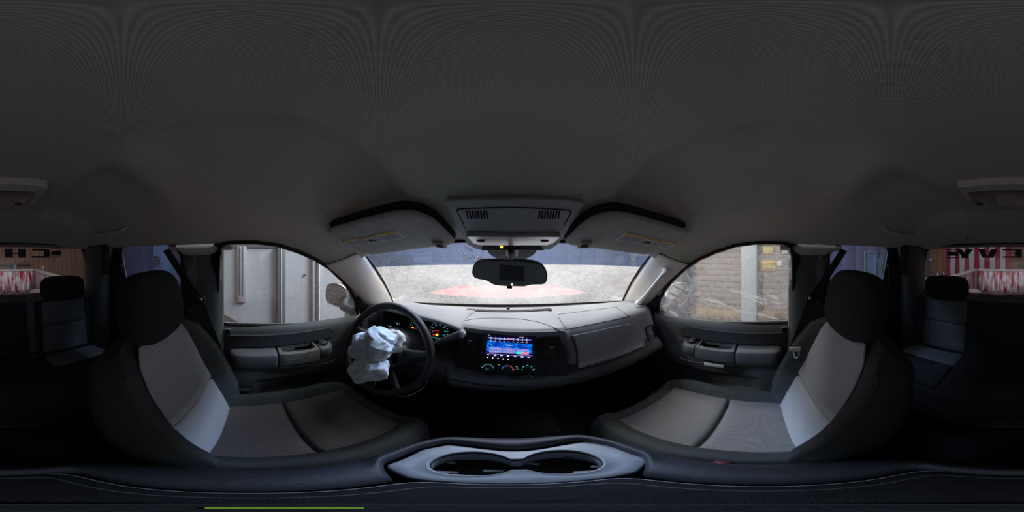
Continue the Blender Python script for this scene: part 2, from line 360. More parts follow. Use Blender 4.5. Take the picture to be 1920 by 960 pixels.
def door(n, s):
    side = 'driver' if s < 0 else 'passenger'
    X = lambda x: s*x
    def P(u, v, x):      # pixel measured on the left side, at outward distance x
        p = PX(u, v, -x); return V((s*x, p.y, p.z))
    d = thing('door_%d' % n, (s*.78, .3, -1.1), 'dark grey front door panel on the %s side' % side, 'door'); d['kind'] = 'structure'
    # main skin
    rows = []
    for i in range(49):
        y = -.135+.96*i/48; col = []
        ztop = -.345-.018*ss(y, .1, .6)
        for t in [k/56 for k in range(57)]:
            z = ztop-t*(1.12+ztop+.35)*.72
            x = .752
            x -= .010*ss(z, -.36, -.40)*(1-ss(z, -.50, -.47)*0)
            groove = math.exp(-((z-(-.462+.03*ss(y, .3, .7)))/.004)**2); x += .006*groove
            x += .02*ss(z, -.50, -.60)*-1*(1-ss(y, .45, .7)) if z < -.47 else 0
            # map pocket hollow
            if -.815 < z < -.665: x += .035*ss(y, .02, .045)*(1-ss(y, .47, .53))*ss(z, -.815, -.80)*(1-ss(z, -.685+.02*ss(y, .3, .5), -.665+.02*ss(y, .3, .5)))
            # swollen trim by the seat
            x -= .02*math.exp(-((y+.0)/.10)**2)*ss(z, -.55, -.66)
            if t == 0: x = .785
            if t == 1/56: x = .758; z = ztop+.002
            col.append(V((X(x), y, z)))
        rows.append(col)
    obj('door_panel', grid(rows), M['door'], d, ang=70)
    # darker padded insert with a rounded front end
    fr = Fr((X(.741), 0, 0), (0, -s, 0), (0, 0, 1)) if False else Fr((X(.744), 0, 0), (0, s, 0), (0, 0, 1))
    def A(y, z): return (s*y, z)
    pts = [A(-.11, -.452), A(-.11, -.385)]+[A(.36+.055*sin(t*pi/2/8), -.385-.055*(1-cos(t*pi/2/8))) for t in range(9)]+[A(.415, -.448)]
    obj('padded_insert', soft(fr, pts, -.01, .006, .005), M['door2'], d, label='darker cloth insert')
    # armrest: cross sections along y
    def arm(y0, y1, x0, x1, z0, z1, mat, nm, cup=False, lab=None, fr_round=False, rear_round=False):
        rows = []
        for i in range(17):
            t = i/16; y = y0+(y1-y0)*t; k = 1.; 
            if fr_round: k = sqrt(max(0, 1-max(0, (t-.35)/.65)**2.2))
            if rear_round: k = sqrt(max(.0, 1-max(0, (.3-t)/.3)**2.2))
            xi = .745-(.745-x0)*max(k, .02); zz0 = z0-(z0-z1)*.22*(1-k); zz1 = z1+(z0-z1)*.35*(1-k)
            ring = [(.75, zz0), (lerp(.75, xi, .5), zz0), (xi+.018*k, zz0-.001), (xi+.005*k, zz0-.008), (xi, zz0-.022), (xi+.003, lerp(zz0, zz1, .6)), (xi+.018*k, zz1+.006), (xi+.04*k, zz1), (.75, zz1)]
            rows.append([V((X(a), y, b)) for a, b in ring])
        return obj(nm, capped(rows), mat, d, sub=1, label=lab)
    arm(-.10, .115, .655, .66, -.452, -.56, M['armrest'], 'armrest', rear_round=True)
    arm(.30, .385, .66, .66, -.458, -.545, M['armrest'], 'switch_pod', fr_round=True)
    # pull handle with open cup : outer bar + rear/front bridges + cup floor
    f2 = Fr((0, 0, -.452), (s, 0, 0), (0, s, 0))   # looking down: a = outward x, b = y*s
    def A2(x, y): return (x, s*y)
    oc = [A2(.747, .118), A2(.664, .118), A2(.656, .16), A2(.656, .25), A2(.661, .297), A2(.747, .297)]
    ic = [A2(.742, .135), A2(.690, .135), A2(.682, .16), A2(.680, .25), A2(.688, .285), A2(.742, .285)]
    sg = 1 if f2.n.z > 0 else -1
    obj('pull_handle', ringp(f2, oc, ic, -.006*sg*1, -.085*sg), M['worn'] if s < 0 else M['armrest'], d, bev=.006, label='worn brownish pull handle' if s < 0 else None)
    obj('handle_cup', prism(f2, oc, -.075*sg, -.092*sg), M['dash2'], d)
    # window switches
    sp = obj('switch_plate', soft(Fr((0, 0, -.457), (1, 0, 0), (0, 1, 0)), [(X(a), b) for a, b in ((.735, .312), (.735, .352), (.715, .362), (.692, .352), (.684, .33), (.69, .312))], 0, .006, .003), M['black'], d)
    for k in (0, 1): obj('window_switch', box((X(.725-.03*k), .330, -.448), (.018, .026, .008)), M['dash2'], sp, bev=.002)
    obj('lit_switch_mark', box((X(.71), .343, -.4505), (.008, .004, .001)), em('switch light', (.6, .7, 1), 1.2), sp)
    # inner latch tongue at the rear top corner
    fl = Fr((X(.743), -.105, -.375), (0, 1, 0), (0, 0, 1)); sg2 = 1 if fl.n.x*s < 0 else -1
    lb = obj('lock_bezel', ringp(fl, rr(0, 0, .034, .042, .004), rr(0, 0, .024, .032, .003), -.008*sg2, .006*sg2), M['armrest'], d)
    obj('lock_knob', soft(fl, rr(0, -.006, .02, .016, .003), -.004*sg2, .004*sg2), M['black'], lb)
    obj('lock_recess', prism(fl, rr(0, 0, .03, .04, .004), -.002*sg2, .001*sg2), M['rubber'], lb)
    # chrome edged release lever below the armrest
    lv = [V((X(.722), y, -.60-.012*(1-((y-.34)/.07)**2))) for y in [.27+.14*k/10 for k in range(11)]]
    rl = obj('release_lever', tube(lv, .0035, 6), M['steel'], d, label='chrome edged release lever')
    obj('lever_recess', ellip((X(.738), .34, -.60), (.012, .085, .03), .8), M['rubber'], rl)
    obj('reflector', box((X(.66), .205, -.555), (.012, .09, .022)), M['silver'], d, bev=.003) if s > 0 else None
    # speaker ring low in front
    fs = Fr((X(.748), .60, -.62), (0, 1, 0), (0, 0, 1)); sg3 = 1 if fs.n.x*s < 0 else -1
    spk = obj('speaker_grille', prism(fs, circ(0, 0, .075, 32), 0, .006*sg3), M['black'], d, bev=.003)
    # glass
    L = sx_(DGP, s)
    inner = offset_loop(L, -.0); mid = offset_loop(L, .014); out_ = offset_loop(L, .045)
    shell = [V((p.x-s*.028, p.y, p.z)) for p in mid]; shell2 = [V((p.x+s*.006, p.y, p.z+.0)) for p in out_]
    obj('weatherstrip', tube([V((p.x-s*.012, p.y, p.z)) for p in offset_loop(L, .007)], .0075, 8, True), M['rubber'], d)
    obj('window_frame', grid([[V((p.x+s*.004, p.y, p.z)) for p in offset_loop(L, .001)], [V((p.x-s*.004, p.y, p.z)) for p in mid], shell2], False, True), M['black'], d, solid=.003, smooth=True)
    wv = bmesh.new(); wv.faces.new([wv.verts.new(p) for p in offset_loop(L, .006)])
    g = struct(obj('window_%d' % n, wv, M['glassL' if s < 0 else 'glassR'], None, smooth=False), 'rain flecked driver side window glass' if s < 0 else 'soap streaked passenger side window glass', 'window')
    obj('glass_edge', tube([V((p.x, p.y, p.z)) for p in offset_loop(L, .001)[15:]+offset_loop(L, .001)[:6]], .0022, 6), M['silver'], g, label='bright lower glass edge')
    # sail panel between glass and pillar
    sp_ = [V((X(.752), .55, -.24)), V((X(.752), .60, -.375)), V((X(.745), .84, -.40)), V((X(.73), .84, -.33)), V((X(.735), .70, -.255)), V((X(.74), .62, -.215))]
    b_ = bmesh.new(); b_.faces.new([b_.verts.new(p) for p in sp_]); obj('sail_panel', b_, M['black'], d, solid=.01)
    return d
door(1, -1); door(2, 1)

# ================================================= windshield
def wb(a): return V((.70*a, .96-.13*abs(a)**2.2, -.297-.014*a*a))
def wt(a): return V((.60*a, .565-.085*a*a, .052-.026*abs(a)**3))
rows = []; 
NW = 40
for j in range(21):
    t = j/20; rows.append([lerp(wb(-1+2*i/NW), wt(-1+2*i/NW), t)+V((0, .012, .018))*sin(pi*t) for i in range(NW+1)])
bm = grid(rows); uvl = bm.loops.layers.uv.new('UVMap'); bm.verts.ensure_lookup_table()
for f in bm.faces:
    for l in f.loops:
        k = l.vert.index if l.vert.index >= 0 else 0
bm.verts.index_update()
for f in bm.faces:
    for l in f.loops:
        k = l.vert.index; l[uvl].uv = ((k % (NW+1))/NW, (k//(NW+1))/20)
wsh = struct(obj('window_3', bm, M['glassW']), 'soap covered windshield with a blue shade band along the top', 'windshield')
per = [rows[0][i] for i in range(NW+1)]+[rows[j][NW] for j in range(1, 21)]+[rows[20][i] for i in range(NW-1, -1, -1)]+[rows[j][0] for j in range(19, 0, -1)]
obj('windshield_seal', tube([p+V((0, -.004, 0)) for p in per], .0055, 6, True), M['rubber'], wsh)

# ================================================= front pillars
for s in (-1, 1):
    W_ = cat([V((.60, .478, .022)), V((.634, .59, -.075)), V((.668, .71, -.185)), V((.695, .80, -.268)), V((.72, .87, -.325))], 20)
    D_ = cat([V((.722, .34, -.045)), V((.735, .45, -.125)), V((.745, .55, -.215)), V((.752, .64, -.30)), V((.755, .78, -.38))], 20)
    rows = []
    for i in range(21):
        a, b = W_[i], D_[i]; row = []
        for k in range(11):
            t = k/10; bul = (sin(pi*t)**.7)*(.028+.012*sin(pi*i/20))
            q = lerp(a, b, t)+V((-.75, -.55, -.1)).normalized()*bul; row.append(V((s*q.x, q.y, q.z)))
        rows.append(row)
    side = 'driver' if s < 0 else 'passenger'
    o = struct(obj('trim_1' if s < 0 else 'trim_2', grid(rows), M['pillar'], solid=.003), 'beige windshield pillar cover on the %s side' % side, 'pillar trim')
    # seam to the headliner
    seam = [lerp(lerp(W_[0], D_[0], k/10), lerp(W_[0], D_[0], k/10)+V((-.75, -.55, -.1)).normalized()*(sin(pi*k/10)**.7*.0295), 1) for k in range(11)]
    obj('seam', tube([V((s*p.x, p.y, p.z)) for p in seam], .0022, 6), M['rubber'], o)
    # airbag badge
    i = 17 if s > 0 else 16; q = lerp(W_[i], D_[i], .45)+V((-.75, -.55, -.1)).normalized()*.030
    n_ = V((-s*.75, -.62, .12)).normalized(); ex = n_.cross(V((0, 0, 1))).normalized(); fb = Fr((s*q.x, q.y, q.z), V((0, 0, 1)).cross(n_)*1, n_.cross(V((0, 0, 1)).cross(n_)))
    bd = obj('airbag_badge', soft(fb, rr(0, 0, .036, .034, .011), -.006, .004, .004), M['pillar'], o)
    obj('badge_centre', soft(fb, rr(0, 0, .018, .018, .004), .003, .0055, .001), M['pillar'], bd)
    if s > 0:
        a0 = lerp(W_[15], D_[15], .62)+V((-.75, -.55, -.1)).normalized()*.03; a1 = lerp(W_[3], D_[3], .55)+V((-.75, -.55, -.1)).normalized()*.03
        off = V((-.75, -.55, -.1)).normalized()
        path = cat([a0, a0+off*.03+(a1-a0)*.06, lerp(a0, a1, .35)+off*.042, lerp(a0, a1, .7)+off*.040, a1+off*.025-(a1-a0)*.06, a1], 24)
        gh = tag(obj('grab_handle', tube(path, [.017+.006*abs(1-k/12)**3 for k in range(25)], 10, flat=.75), M['pillar']), 'beige curved grab handle on the passenger windshield pillar', 'grab handle')
        obj('screw_cover', ellip(a0+off*.02, (.02, .018, .016), .8), M['pillar'], gh)

# ================================================= rear half of the cab: door posts, clamshell doors, quarter glass
QG = [(243, 545), (236, 510), (230, 478), (231, 466), (241, 459), (262, 457), (300, 456), (322, 461), (336, 476), (343, 500), (345, 525), (345, 560), (243, 572)]
for s in (-1, 1):
    side = 'driver' if s < 0 else 'passenger'
    G = [PX(u, v, -.715) for u, v in QG]; G = [V((-s*p.x, p.y, p.z)) for p in G]
    o = thing('trim_3' if s < 0 else 'trim_4', (s*.75, -.45, -1.1), 'dark plastic door post and rear side panel behind the %s seat' % side, 'side trim'); o['kind'] = 'structure'
    # post between the doors: swelling panel
    rows = []
    for z in [.055, .04, .02, -.02, -.08, -.16, -.26, -.36, -.5, -.7, -1.1]:
        k = ss(z, .06, -.5)
        rows.append([V((s*x, y, z)) for x, y in ((.765, -.122), (.742, -.124), (.728-.01*k, -.135), (.722-.02*k, -.165), (.724-.02*k, -.22), (.73-.02*k, -.29), (.735, -.33))])
    obj('door_post', grid(rows), M['bpil'], o, sub=1)
    obj('post_edge', tube([V((s*.742, -.127, z)) for z in (.04, -.1, -.3, -.6, -1.0)], .006, 8), M['dash'], o)
    rows = []
    # ring panel round the quarter glass out to a rectangle
    ctr = sum(G, V())/len(G); outl = []
    for p in G:
        dy, dz = p.y-ctr.y, p.z-ctr.z; k = min(abs(.31/dy) if dy else 9, (.21 if dz > 0 else .9)/abs(dz) if dz else 9); outl.append(V((s*.735, ctr.y+dy*k, ctr.z+dz*k)))
    off = offset_loop(G, .018)
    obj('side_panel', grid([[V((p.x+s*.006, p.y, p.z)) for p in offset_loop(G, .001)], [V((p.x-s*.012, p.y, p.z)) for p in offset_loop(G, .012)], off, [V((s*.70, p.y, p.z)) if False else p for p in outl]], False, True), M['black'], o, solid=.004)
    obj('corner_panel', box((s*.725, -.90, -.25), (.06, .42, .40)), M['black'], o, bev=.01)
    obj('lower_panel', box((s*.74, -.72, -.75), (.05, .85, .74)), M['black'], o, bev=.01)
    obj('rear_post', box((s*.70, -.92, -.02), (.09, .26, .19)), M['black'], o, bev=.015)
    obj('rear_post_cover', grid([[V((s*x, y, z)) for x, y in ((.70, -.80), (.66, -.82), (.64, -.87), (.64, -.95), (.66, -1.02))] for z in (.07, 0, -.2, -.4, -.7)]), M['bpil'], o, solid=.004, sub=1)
    wv = bmesh.new(); wv.faces.new([wv.verts.new(p) for p in offset_loop(G, .004)])
    g = struct(obj('window_%d' % (4 if s < 0 else 5), wv, M['glassQ'], smooth=False), 'blue tinted rear side window behind the %s seat' % side, 'window')
    obj('glass_edge', tube(offset_loop(G, .001)[:6], .003, 6), M['silver'], g, label='bright edge of the glass')
    # headliner skirt hanging over the post
    rows = [[V((s*x, y, z-(.022*ss(y, -.12, -.17)*(1-ss(y, -.30, -.36))*(k/4)))) for k, (x, z) in enumerate(((.712, .052), (.702, .045), (.70, .035), (.706, .028), (.72, .026)))] for y in [-.08-.012*i for i in range(26)]]
    obj('headliner_skirt', grid(rows), M['liner_edge'], o)
    # assist handle over the quarter glass
    y0, y1, xh, zh = -.79, -.56, .60, .152
    hh = tag(obj('assist_handle', tube(cat([V((s*(xh), y0, zh-.005)), V((s*(xh-.015), y0+.015, zh-.025)), V((s*(xh-.02), lerp(y0, y1, .5), zh-.032)), V((s*(xh-.015), y1-.015, zh-.025)), V((s*xh, y1, zh-.003))], 16), .016, 8, flat=.6), M['liner_edge']), 'grey folded assist handle above the %s side rear window' % side, 'handle')
    ck = obj('coat_hook', tube([V((s*(xh-.012), y0+.05+.02*k, zh-.035-(.010 if k % 2 else 0))) for k in range(4)], .004, 6), M['silver'], hh)

# rear window
RW = [PY(u, v, -1.07) for u, v in ((171, 545), (163, 500), (156, 474), (150, 464), (120, 461), (60, 459), (0, 458), (1919, 458), (1860, 459), (1800, 461), (1745, 464), (1738, 472), (1733, 500), (1724, 548), (1800, 556), (1880, 558), (1919, 558), (0, 558), (60, 558), (120, 554))]
wv = bmesh.new(); wv.faces.new([wv.verts.new(p) for p in RW])
rw = struct(obj('window_6', wv, M['glassB'], smooth=False), 'wide rear cab window with dark mirrored lettering on the glass', 'window')
n = len(RW); c0 = sum(RW, V())/n
outl = [V((max(-.80, min(.80, c0.x+(p.x-c0.x)*1.25)), -1.05, (.10 if p.z > c0.z else -.36))) for p in RW]
st = struct(obj('trim_5', grid([[p+V((0, -.01, 0)) for p in RW], [c0+(p-c0)*1.012+V((0, .012, 0)) for p in RW], [c0+(p-c0)*1.04+V((0, .015, 0)) for p in RW], outl], False, True), M['rubber'], solid=.004), 'black surround of the rear window', 'window trim')
wr = thing('wall_rear_cab', (0, -1.1, -1.1), 'dark back panel of the cab below the rear window', 'back panel'); wr['kind'] = 'structure'; wr.name = 'trim_6'
obj('back_panel', box((0, -1.085, -.70), (1.56, .03, .84)), M['carpet'], wr)
obj('parcel_shelf', box((0, -1.03, -.298), (1.40, .10, .03)), M['black'], wr, bev=.008)
obj('shelf_bead', tube([V((x/10, -.985, -.284)) for x in range(-7, 8)], .002, 6), M['dash'], wr)
# decal CHEVY on the glass, read from outside
fd = Fr((.02, -1.066, .035), (-1, 0, 0), (0, 0, 1))      # a runs to +image right (towards -x seen from inside)
def dpx(L): return [fd.hit(*p) for p in L]
def decal(nm, polys):
    bm = bmesh.new()
    for poly in polys: prism(fd, poly, 0, .0012, bm)
    return obj(nm, bm, M['ink2'], dec, smooth=False)
M['ink2'] = pm('dark green decal film', (.012, .022, .02), .6)
dec = thing('rear_window_decal', (0, -1.06, 0), 'dark CHEVY lettering with end bars on the rear window glass', 'decal')
def R(u0, u1, v0, v1): return dpx([(u0, v1), (u1, v1), (u1, v0), (u0, v0)])
def Q(*p): return dpx(p)
decal('end_bar', [R(1776, 1797, 472, 479.5), R(1773, 1799, 482.3, 484), R(1775, 1790, 467.5, 469)])
decal('letter_y', [Q((1793, 467), (1803, 467), (1810, 476), (1803, 480)), Q((1803, 472), (1809, 474), (1816, 474), (1816, 484), (1803, 484)), Q((1825, 467), (1812, 467), (1808, 474), (1816, 478))])
decal('letter_v', [Q((1834, 467), (1846, 467), (1851, 483), (1842, 483)), Q((1858, 467), (1871, 467), (1863, 483), (1851, 483))])
decal('letter_e', [R(1903, 1916, 467, 483), R(1880, 1903, 467, 469.5), R(1880, 1903, 480.5, 483), R(1892, 1903, 474, 475.5)])
decal('letter_h', [R(9, 24, 466.5, 483), R(34, 49, 466.5, 483), R(24, 34, 474, 476)])
decal('letter_c', [R(82, 92, 467, 483), R(60, 82, 466.5, 470), R(60, 82, 480, 483), Q((90, 467), (94, 471), (94, 479), (90, 483))])
decal('end_bar', [R(96, 114, 470, 479), R(94, 116, 466, 467.3), R(94, 116, 481, 482.5)])

# ================================================= floor, firewall
fl = thing('floor', (0, 0, -1.12), 'black carpeted cab floor with a raised centre tunnel', 'floor'); fl['kind'] = 'structure'
rows = []
for j in range(40):
    y = -1.08+2.15*j/39; row = []
    for i in range(61):
        x = -.78+1.56*i/60
        z = -1.10+.09*math.exp(-(x/.17)**4)+.55*ss(y, .72, 1.05)+.12*ss(y, -.30, -.42)
        row.append(V((x, y, z)))
    rows.append(row)
obj('carpet', grid(rows), M['carpet'], fl)
obj('firewall', box((0, 1.06, -.58), (1.56, .03, .60)), M['rubber'], fl)
for s in (-1, 1): obj('kick_panel', box((s*.765, .88, -.72), (.03, .38, .80)), M['bpil'], fl)
for s in (-1, 1): obj('sill_plate', box((s*.75, .3, -1.06), (.06, .9, .05)), M['black'], fl, bev=.01)
# ================================================= dashboard
dash = thing('dashboard', (0, .75, -.57), 'wide grained grey dashboard with black centre stack and glovebox', 'dashboard')
def stack_in(x): return ss(x, -.205, -.185)*(1-ss(x, .185, .225))
def clus_in(x): return ss(x, -.635, -.60)*(1-ss(x, -.205, -.185))
GEN = lambda x: [(.75, -.292), (.67, -.288), (.615, -.290), (.580, -.305), (.562, -.335), (.548, -.385), (.527, -.455), (.497, -.485), (.480, -.505), (.49, -.53), (.62, -.56), (.90, -.62)]
STK = lambda x: [(.75, -.285), (.67, -.279), (.60-.14*x, -.277), (.578-.14*x, -.284), (.572-.14*x, -.300), (.600-.14*x, -.38), (.575-.14*x, -.455), (.535-.05*x, -.478), (.492, -.495), (.482, -.525), (.60, -.56), (.90, -.62)]
CLU = lambda x: [(.75, -.285), (.69, -.275), (.66, -.272), (.66, -.278), (.70, -.30), (.70, -.40), (.66, -.43), (.56, -.445), (.525, -.455), (.50, -.52), (.62, -.56), (.90, -.62)]
rows = []
for i in range(149):
    x = -.74+.01*i; g, c, k = GEN(x), STK(x), CLU(x); ws, wc = stack_in(x), clus_in(x)
    pts = []
    for a, b, d in zip(g, c, k):
        y = a[0]*(1-ws-wc)+b[0]*ws+d[0]*wc; z = a[1]*(1-ws-wc)+b[1]*ws+d[1]*wc
        e = ss(abs(x), .66, .745); y += .05*e; z -= .012*e
        pts.append((y, z))
    yb = .955-.13*(abs(x)/.7)**2
    pts = [(yb+.03, -.335), (yb-.01, -.308)]+pts
    P3 = cat([V((x, y, z)) for y, z in pts], 60)
    rows.append(P3)
obj('dash_body', grid([r[:38] for r in rows]), M['dash'], dash, solid=-.004, ang=60); obj('shaded_lower_dash', grid([r[37:] for r in rows]), M['dash2'], dash, solid=-.004, ang=60)  # lower half is the same dash, darkened to carry its shade
def drape(L, bm=None, r=.0022, lift=.0006):
    """thin line laid on the dash body"""
    return tube(L, r, 5, bm=bm)
from mathutils.bvhtree import BVHTree
dv = [p for row in rows for p in row]; m_ = len(rows[0])
dbvh = BVHTree.FromPolygons(dv, [(i*m_+j, i*m_+j+1, (i+1)*m_+j+1, (i+1)*m_+j) for i in range(len(rows)-1) for j in range(m_-1)])
def onto(u, v, off=.0016):
    h = dbvh.ray_cast(CAM, ray(u, v)); return (h[0]-ray(u, v)*off) if h[0] else PZ(u, v, -.3)
def pxline(L, n, close=False):
    P = [V((u, v, 0)) for u, v in L]
    if close: P = P+[P[0]]
    return [onto(p.x, p.y) for p in cat(P, n)]
# soft pad seam, passenger airbag lid, glovebox outline (grooves)
obj('dash_seam', tube(pxline([(864, 603), (900, 597), (960, 597), (1010, 604), (1045, 618), (1062, 630)], 30), .0012, 5), M['rubber'], dash)
obj('dash_seam', tube(pxline([(770, 584), (810, 588), (850, 592), (864, 602)], 20), .0012, 5), M['rubber'], dash)
obj('airbag_lid_seam', tube(pxline([(1046, 590), (1060, 588), (1148, 577), (1158, 578), (1176, 591), (1172, 595), (1070, 616), (1060, 615), (1046, 593)], 60, False), .0012, 5), M['rubber'], dash)
# glovebox door: raised skin following the body
GB = [[(1072, 629), (1102, 623), (1132, 616.5), (1162, 610), (1189, 604)], [(1079, 648), (1109, 641), (1139, 634), (1168, 627), (1200, 617)], [(1082, 668), (1112, 661), (1143, 653), (1174, 645), (1206, 634)], [(1083, 692), (1115, 684), (1147, 674), (1178, 663), (1207, 650)]]
g_rows = []
for j in range(19):
    row = []
    for i in range(25):
        col = [cat([V((a, b, 0)) for a, b in GB[k]], 24)[i] for k in range(4)]
        p = cat(col, 18)[j]; row.append(onto(p.x, p.y, .0035))
    g_rows.append(row)
gb = obj('glovebox_door', grid(g_rows), M['dash'], dash, solid=-.006)
gl_ = [g_rows[0][i] for i in range(25)]+[g_rows[j][24] for j in range(1, 19)]+[g_rows[18][i] for i in range(23, -1, -1)]+[g_rows[j][0] for j in range(17, 0, -1)]
obj('glovebox_gap', tube(gl_, .0023, 6, True), M['rubber'], gb)
obj('glovebox_pull', tube([g_rows[17][i]+V((0, -.002, .0)) for i in range(2, 23)], .0055, 6), M['rubber'], gb, label='dark finger slot along the lower edge')
# windshield defroster grille
dg = [PZ(u, v, -.284) for u, v in cat_uv] if False else None
fdg = Fr((0, .83, -.2915), (1, 0, 0), (0, 1, 0))
dgx = fdg.hit(869, 586)[0]; dgx2 = fdg.hit(1040, 586)[0]
df = obj('defroster_grille', soft(fdg, rr((dgx+dgx2)/2, -.005, dgx2-dgx, .030, .012), -.004, .004, .002), M['dash2'], dash)
for k in range(7): obj('slat', box((lerp(dgx, dgx2, (k+1)/8), .825, -.2868), (.004, .026, .003)), M['dash'], df)
for k in range(2): obj('slat', box(((dgx+dgx2)/2, .820+.01*k, -.2866), (dgx2-dgx-.02, .0015, .003)), M['dash'], df)
obj('light_sensor', ellip((fdg.hit(953, 579)[0], .875, -.291), (.010, .008, .006)), M['black'], dash)
# side demister slots
for s in (-1, 1):
    for k in range(4): obj('demister_slot', box((s*(.625+.010*k), .625-.006*k, -.2915), (.004, .034-.004*k, .006), rot=Matrix.Rotation(-s*.3, 3, 'Z')), M['rubber'], dash)

# vents -----------------------------------------------------------
def vent(fr, a, b, w_, h_, n, parent, tilt=0.):
    v = obj('air_vent', ringp(fr, rr(a, b, w_+.010, h_+.010, .008), rr(a, b, w_, h_, .006), -.004, .004), M['black'], parent)
    obj('vent_recess', prism(fr, rr(a, b, w_, h_, .006), -.012, -.010), M['rubber'], v)
    for k in range(n):
        q = b+h_/2-(k+.5)*h_/n
        bm = bmesh.new(); P4 = [[fr.pt(a-w_/2, q+.0022, -.008), fr.pt(a+w_/2, q+.0022, -.008)], [fr.pt(a-w_/2, q-.0012, .0015), fr.pt(a+w_/2, q-.0012, .0015)]]
        obj('slat', grid(P4, bm=bm), M['slat'], v, solid=.0012, smooth=False)
    obj('vent_tab', soft(fr, rr(a, b-.0, w_*.34, .006, .002), 0, .008, .002), M['dash'], v)
    obj('thumb_wheel', soft(fr, rr(a, b-h_/2-.010, .014, .006, .002), -.002, .004, .001), M['black2'], v)
    return v
M['slat'] = pm('vent slat plastic', (.10, .105, .115), .4, .05, 30)
M['black2'] = pm('satin black slats', (.035, .036, .04), .4, .05, 30)
# centre stack bezel
ST = Fr((.010, .5585, -.375), (cos(.13), -sin(.13), 0), V((0, .30, 1)))
ST.ey = (V((0, 0, 1))-ST.ex*0+V((sin(.13), cos(.13), 0))*.26).normalized(); ST.n = ST.ex.cross(ST.ey).normalized()
bz = ST.px([(866, 618), (900, 621), (960, 626), (1005, 628), (1035, 629), (1048, 634), (1057, 646), (1062, 665), (1066, 690), (1067, 704), (1030, 712), (960, 714), (900, 709), (850, 698), (836, 692), (846, 676), (856, 655), (862, 636)])
cb = obj('centre_bezel', soft(ST, bz, -.02, .0, .004), M['black'], dash, ang=30, label='glossy black centre stack bezel')
a0, b0 = ST.hit(882, 637); a1, b1 = ST.hit(1034, 650)
hv = abs(ST.hit(1035, 628)[1]-ST.hit(1035, 670)[1])*.95
vent(ST, a0, b0-.004, .046, hv, 9, dash); vent(ST, a1, b1-.002, .050, hv, 9, dash)
obj('storage_slot', ringp(ST, rr(*ST.hit(1037, 691), .050, .034, .004), rr(*ST.hit(1037, 691), .044, .028, .003), -.003, .002), M['black2'], dash)
obj('lower_seam', tube([V((x/40, .4785+.0, -.508)) for x in range(-7, 10)], .0015, 5), M['rubber'], dash)
# trim strip under the stack, blue grey
rows = []
for i in range(41):
    u = 800+275*i/40; vt = tab([(800, 690), (860, 702), (900, 709), (960, 714), (1030, 713), (1075, 706)], u)
    rows.append([onto(u, vt+k*2.2, .004) for k in range(6)])
obj('lower_trim', grid(rows), M['con'], dash)
# right outer vent
RV = Fr((.632, .498, -.40), V((cos(.62), -sin(.62), 0)), V((.0, .18, 1))); RV.ey = (RV.ey-RV.ex*RV.ey.dot(RV.ex)).normalized(); RV.n = RV.ex.cross(RV.ey).normalized()
_h = dbvh.ray_cast(CAM, ray(1220, 625)); _n = _h[1] if _h[1].y < 0 else -_h[1]; RV.o = onto(1220, 625, .003); RV.ey = (V((0, 0, 1))-_n*_n.z).normalized(); RV.ex = RV.ey.cross(_n).normalized(); RV.n = _n
vent(RV, 0, 0, .050, .085, 8, dash)
LV = Fr((-.655, .56, -.37), V((cos(.5), sin(.5), 0)), V((0, .15, 1))); LV.o = PY(701, 612, .56)
vent(LV, 0, 0, .050, .085, 8, dash)

# stereo ------------------------------------------------------------
rad = thing('car_stereo', ST.o, 'touchscreen car stereo showing a blue radio tuner page', 'stereo')
S4 = ST.px([(907, 622), (1002, 628), (1003, 674), (904, 669)])
ca, cb_ = [sum(p[i] for p in S4)/4 for i in (0, 1)]; sw, sh = abs(S4[1][0]-S4[0][0]), abs(S4[0][1]-S4[3][1])
obj('stereo_body', soft(ST, rr(ca, cb_, sw*1.0+.006, sh+.010, .004), -.02, .0055, .0015), M['black2'], rad)
def scr(nm, px, mat, c=.0062, parent=None, lab=None):
    return obj(nm, prism(ST, ST.px(px), c-.0012, c), mat, parent or rad, smooth=False, label=lab)
m, nt, out = newmat('tuner screen'); L = nt.links.new
tc = N(nt, 'TexCoord'); nz = N(nt, 'TexNoise', i_Scale=55., i_Detail=6., i_Roughness=.7); L(tc.outputs['Object'], nz.inputs['Vector'])
r = N(nt, 'ValToRGB'); r.color_ramp.elements[0].position = .38; r.color_ramp.elements[0].color = (.0, .012, .25, 1); r.color_ramp.elements[1].position = .66; r.color_ramp.elements[1].color = (.02, .50, .95, 1)
e2 = r.color_ramp.elements.new(.5); e2.color = (.0, .10, .75, 1)
L(nz.outputs['Fac'], r.inputs[0])
e = N(nt, 'Emission', i_Strength=.95); L(r.outputs[0], e.inputs[0]); L(e.outputs[0], out.inputs[0]); M['scr'] = m
M['e_dark'] = em('screen dark', (.004, .002, .03), 1); M['e_navy'] = em('screen navy', (.02, .012, .12), 1)
M['e_white'] = em('screen white', (.85, .85, 1), 1.0); M['e_lil'] = em('screen lilac', (.30, .30, .75), .9); M['e_pink'] = em('screen pink', (.95, .25, .45), .9)
M['e_cyan'] = em('screen cyan', (.10, .75, .95), 1.0); M['e_blue'] = em('screen pale blue', (.35, .45, .95), .8)
sc = scr('screen', [(914, 626.5), (999, 632), (998.5, 671), (911, 665)], M['e_dark'])
scr('tuner_background', [(914, 637), (998, 644), (998.5, 662), (912, 657.5)], M['scr'], .0066, sc)
def bar(u0, v0, u1, v1, h, mat, nm='screen_bar', c=.0072): return scr(nm, [(u0, v0-h/2), (u1, v1-h/2), (u1, v1+h/2), (u0, v0+h/2)], mat, c, sc)
bar(916, 632.3, 996, 636.6, 1.8, M['e_blue'], 'tuner_scale'); bar(921, 632.6, 935, 633.3, 1.4, M['e_lil'], c=.0076); bar(951, 634.1, 961, 634.8, 1.6, M['e_pink'], c=.0076)
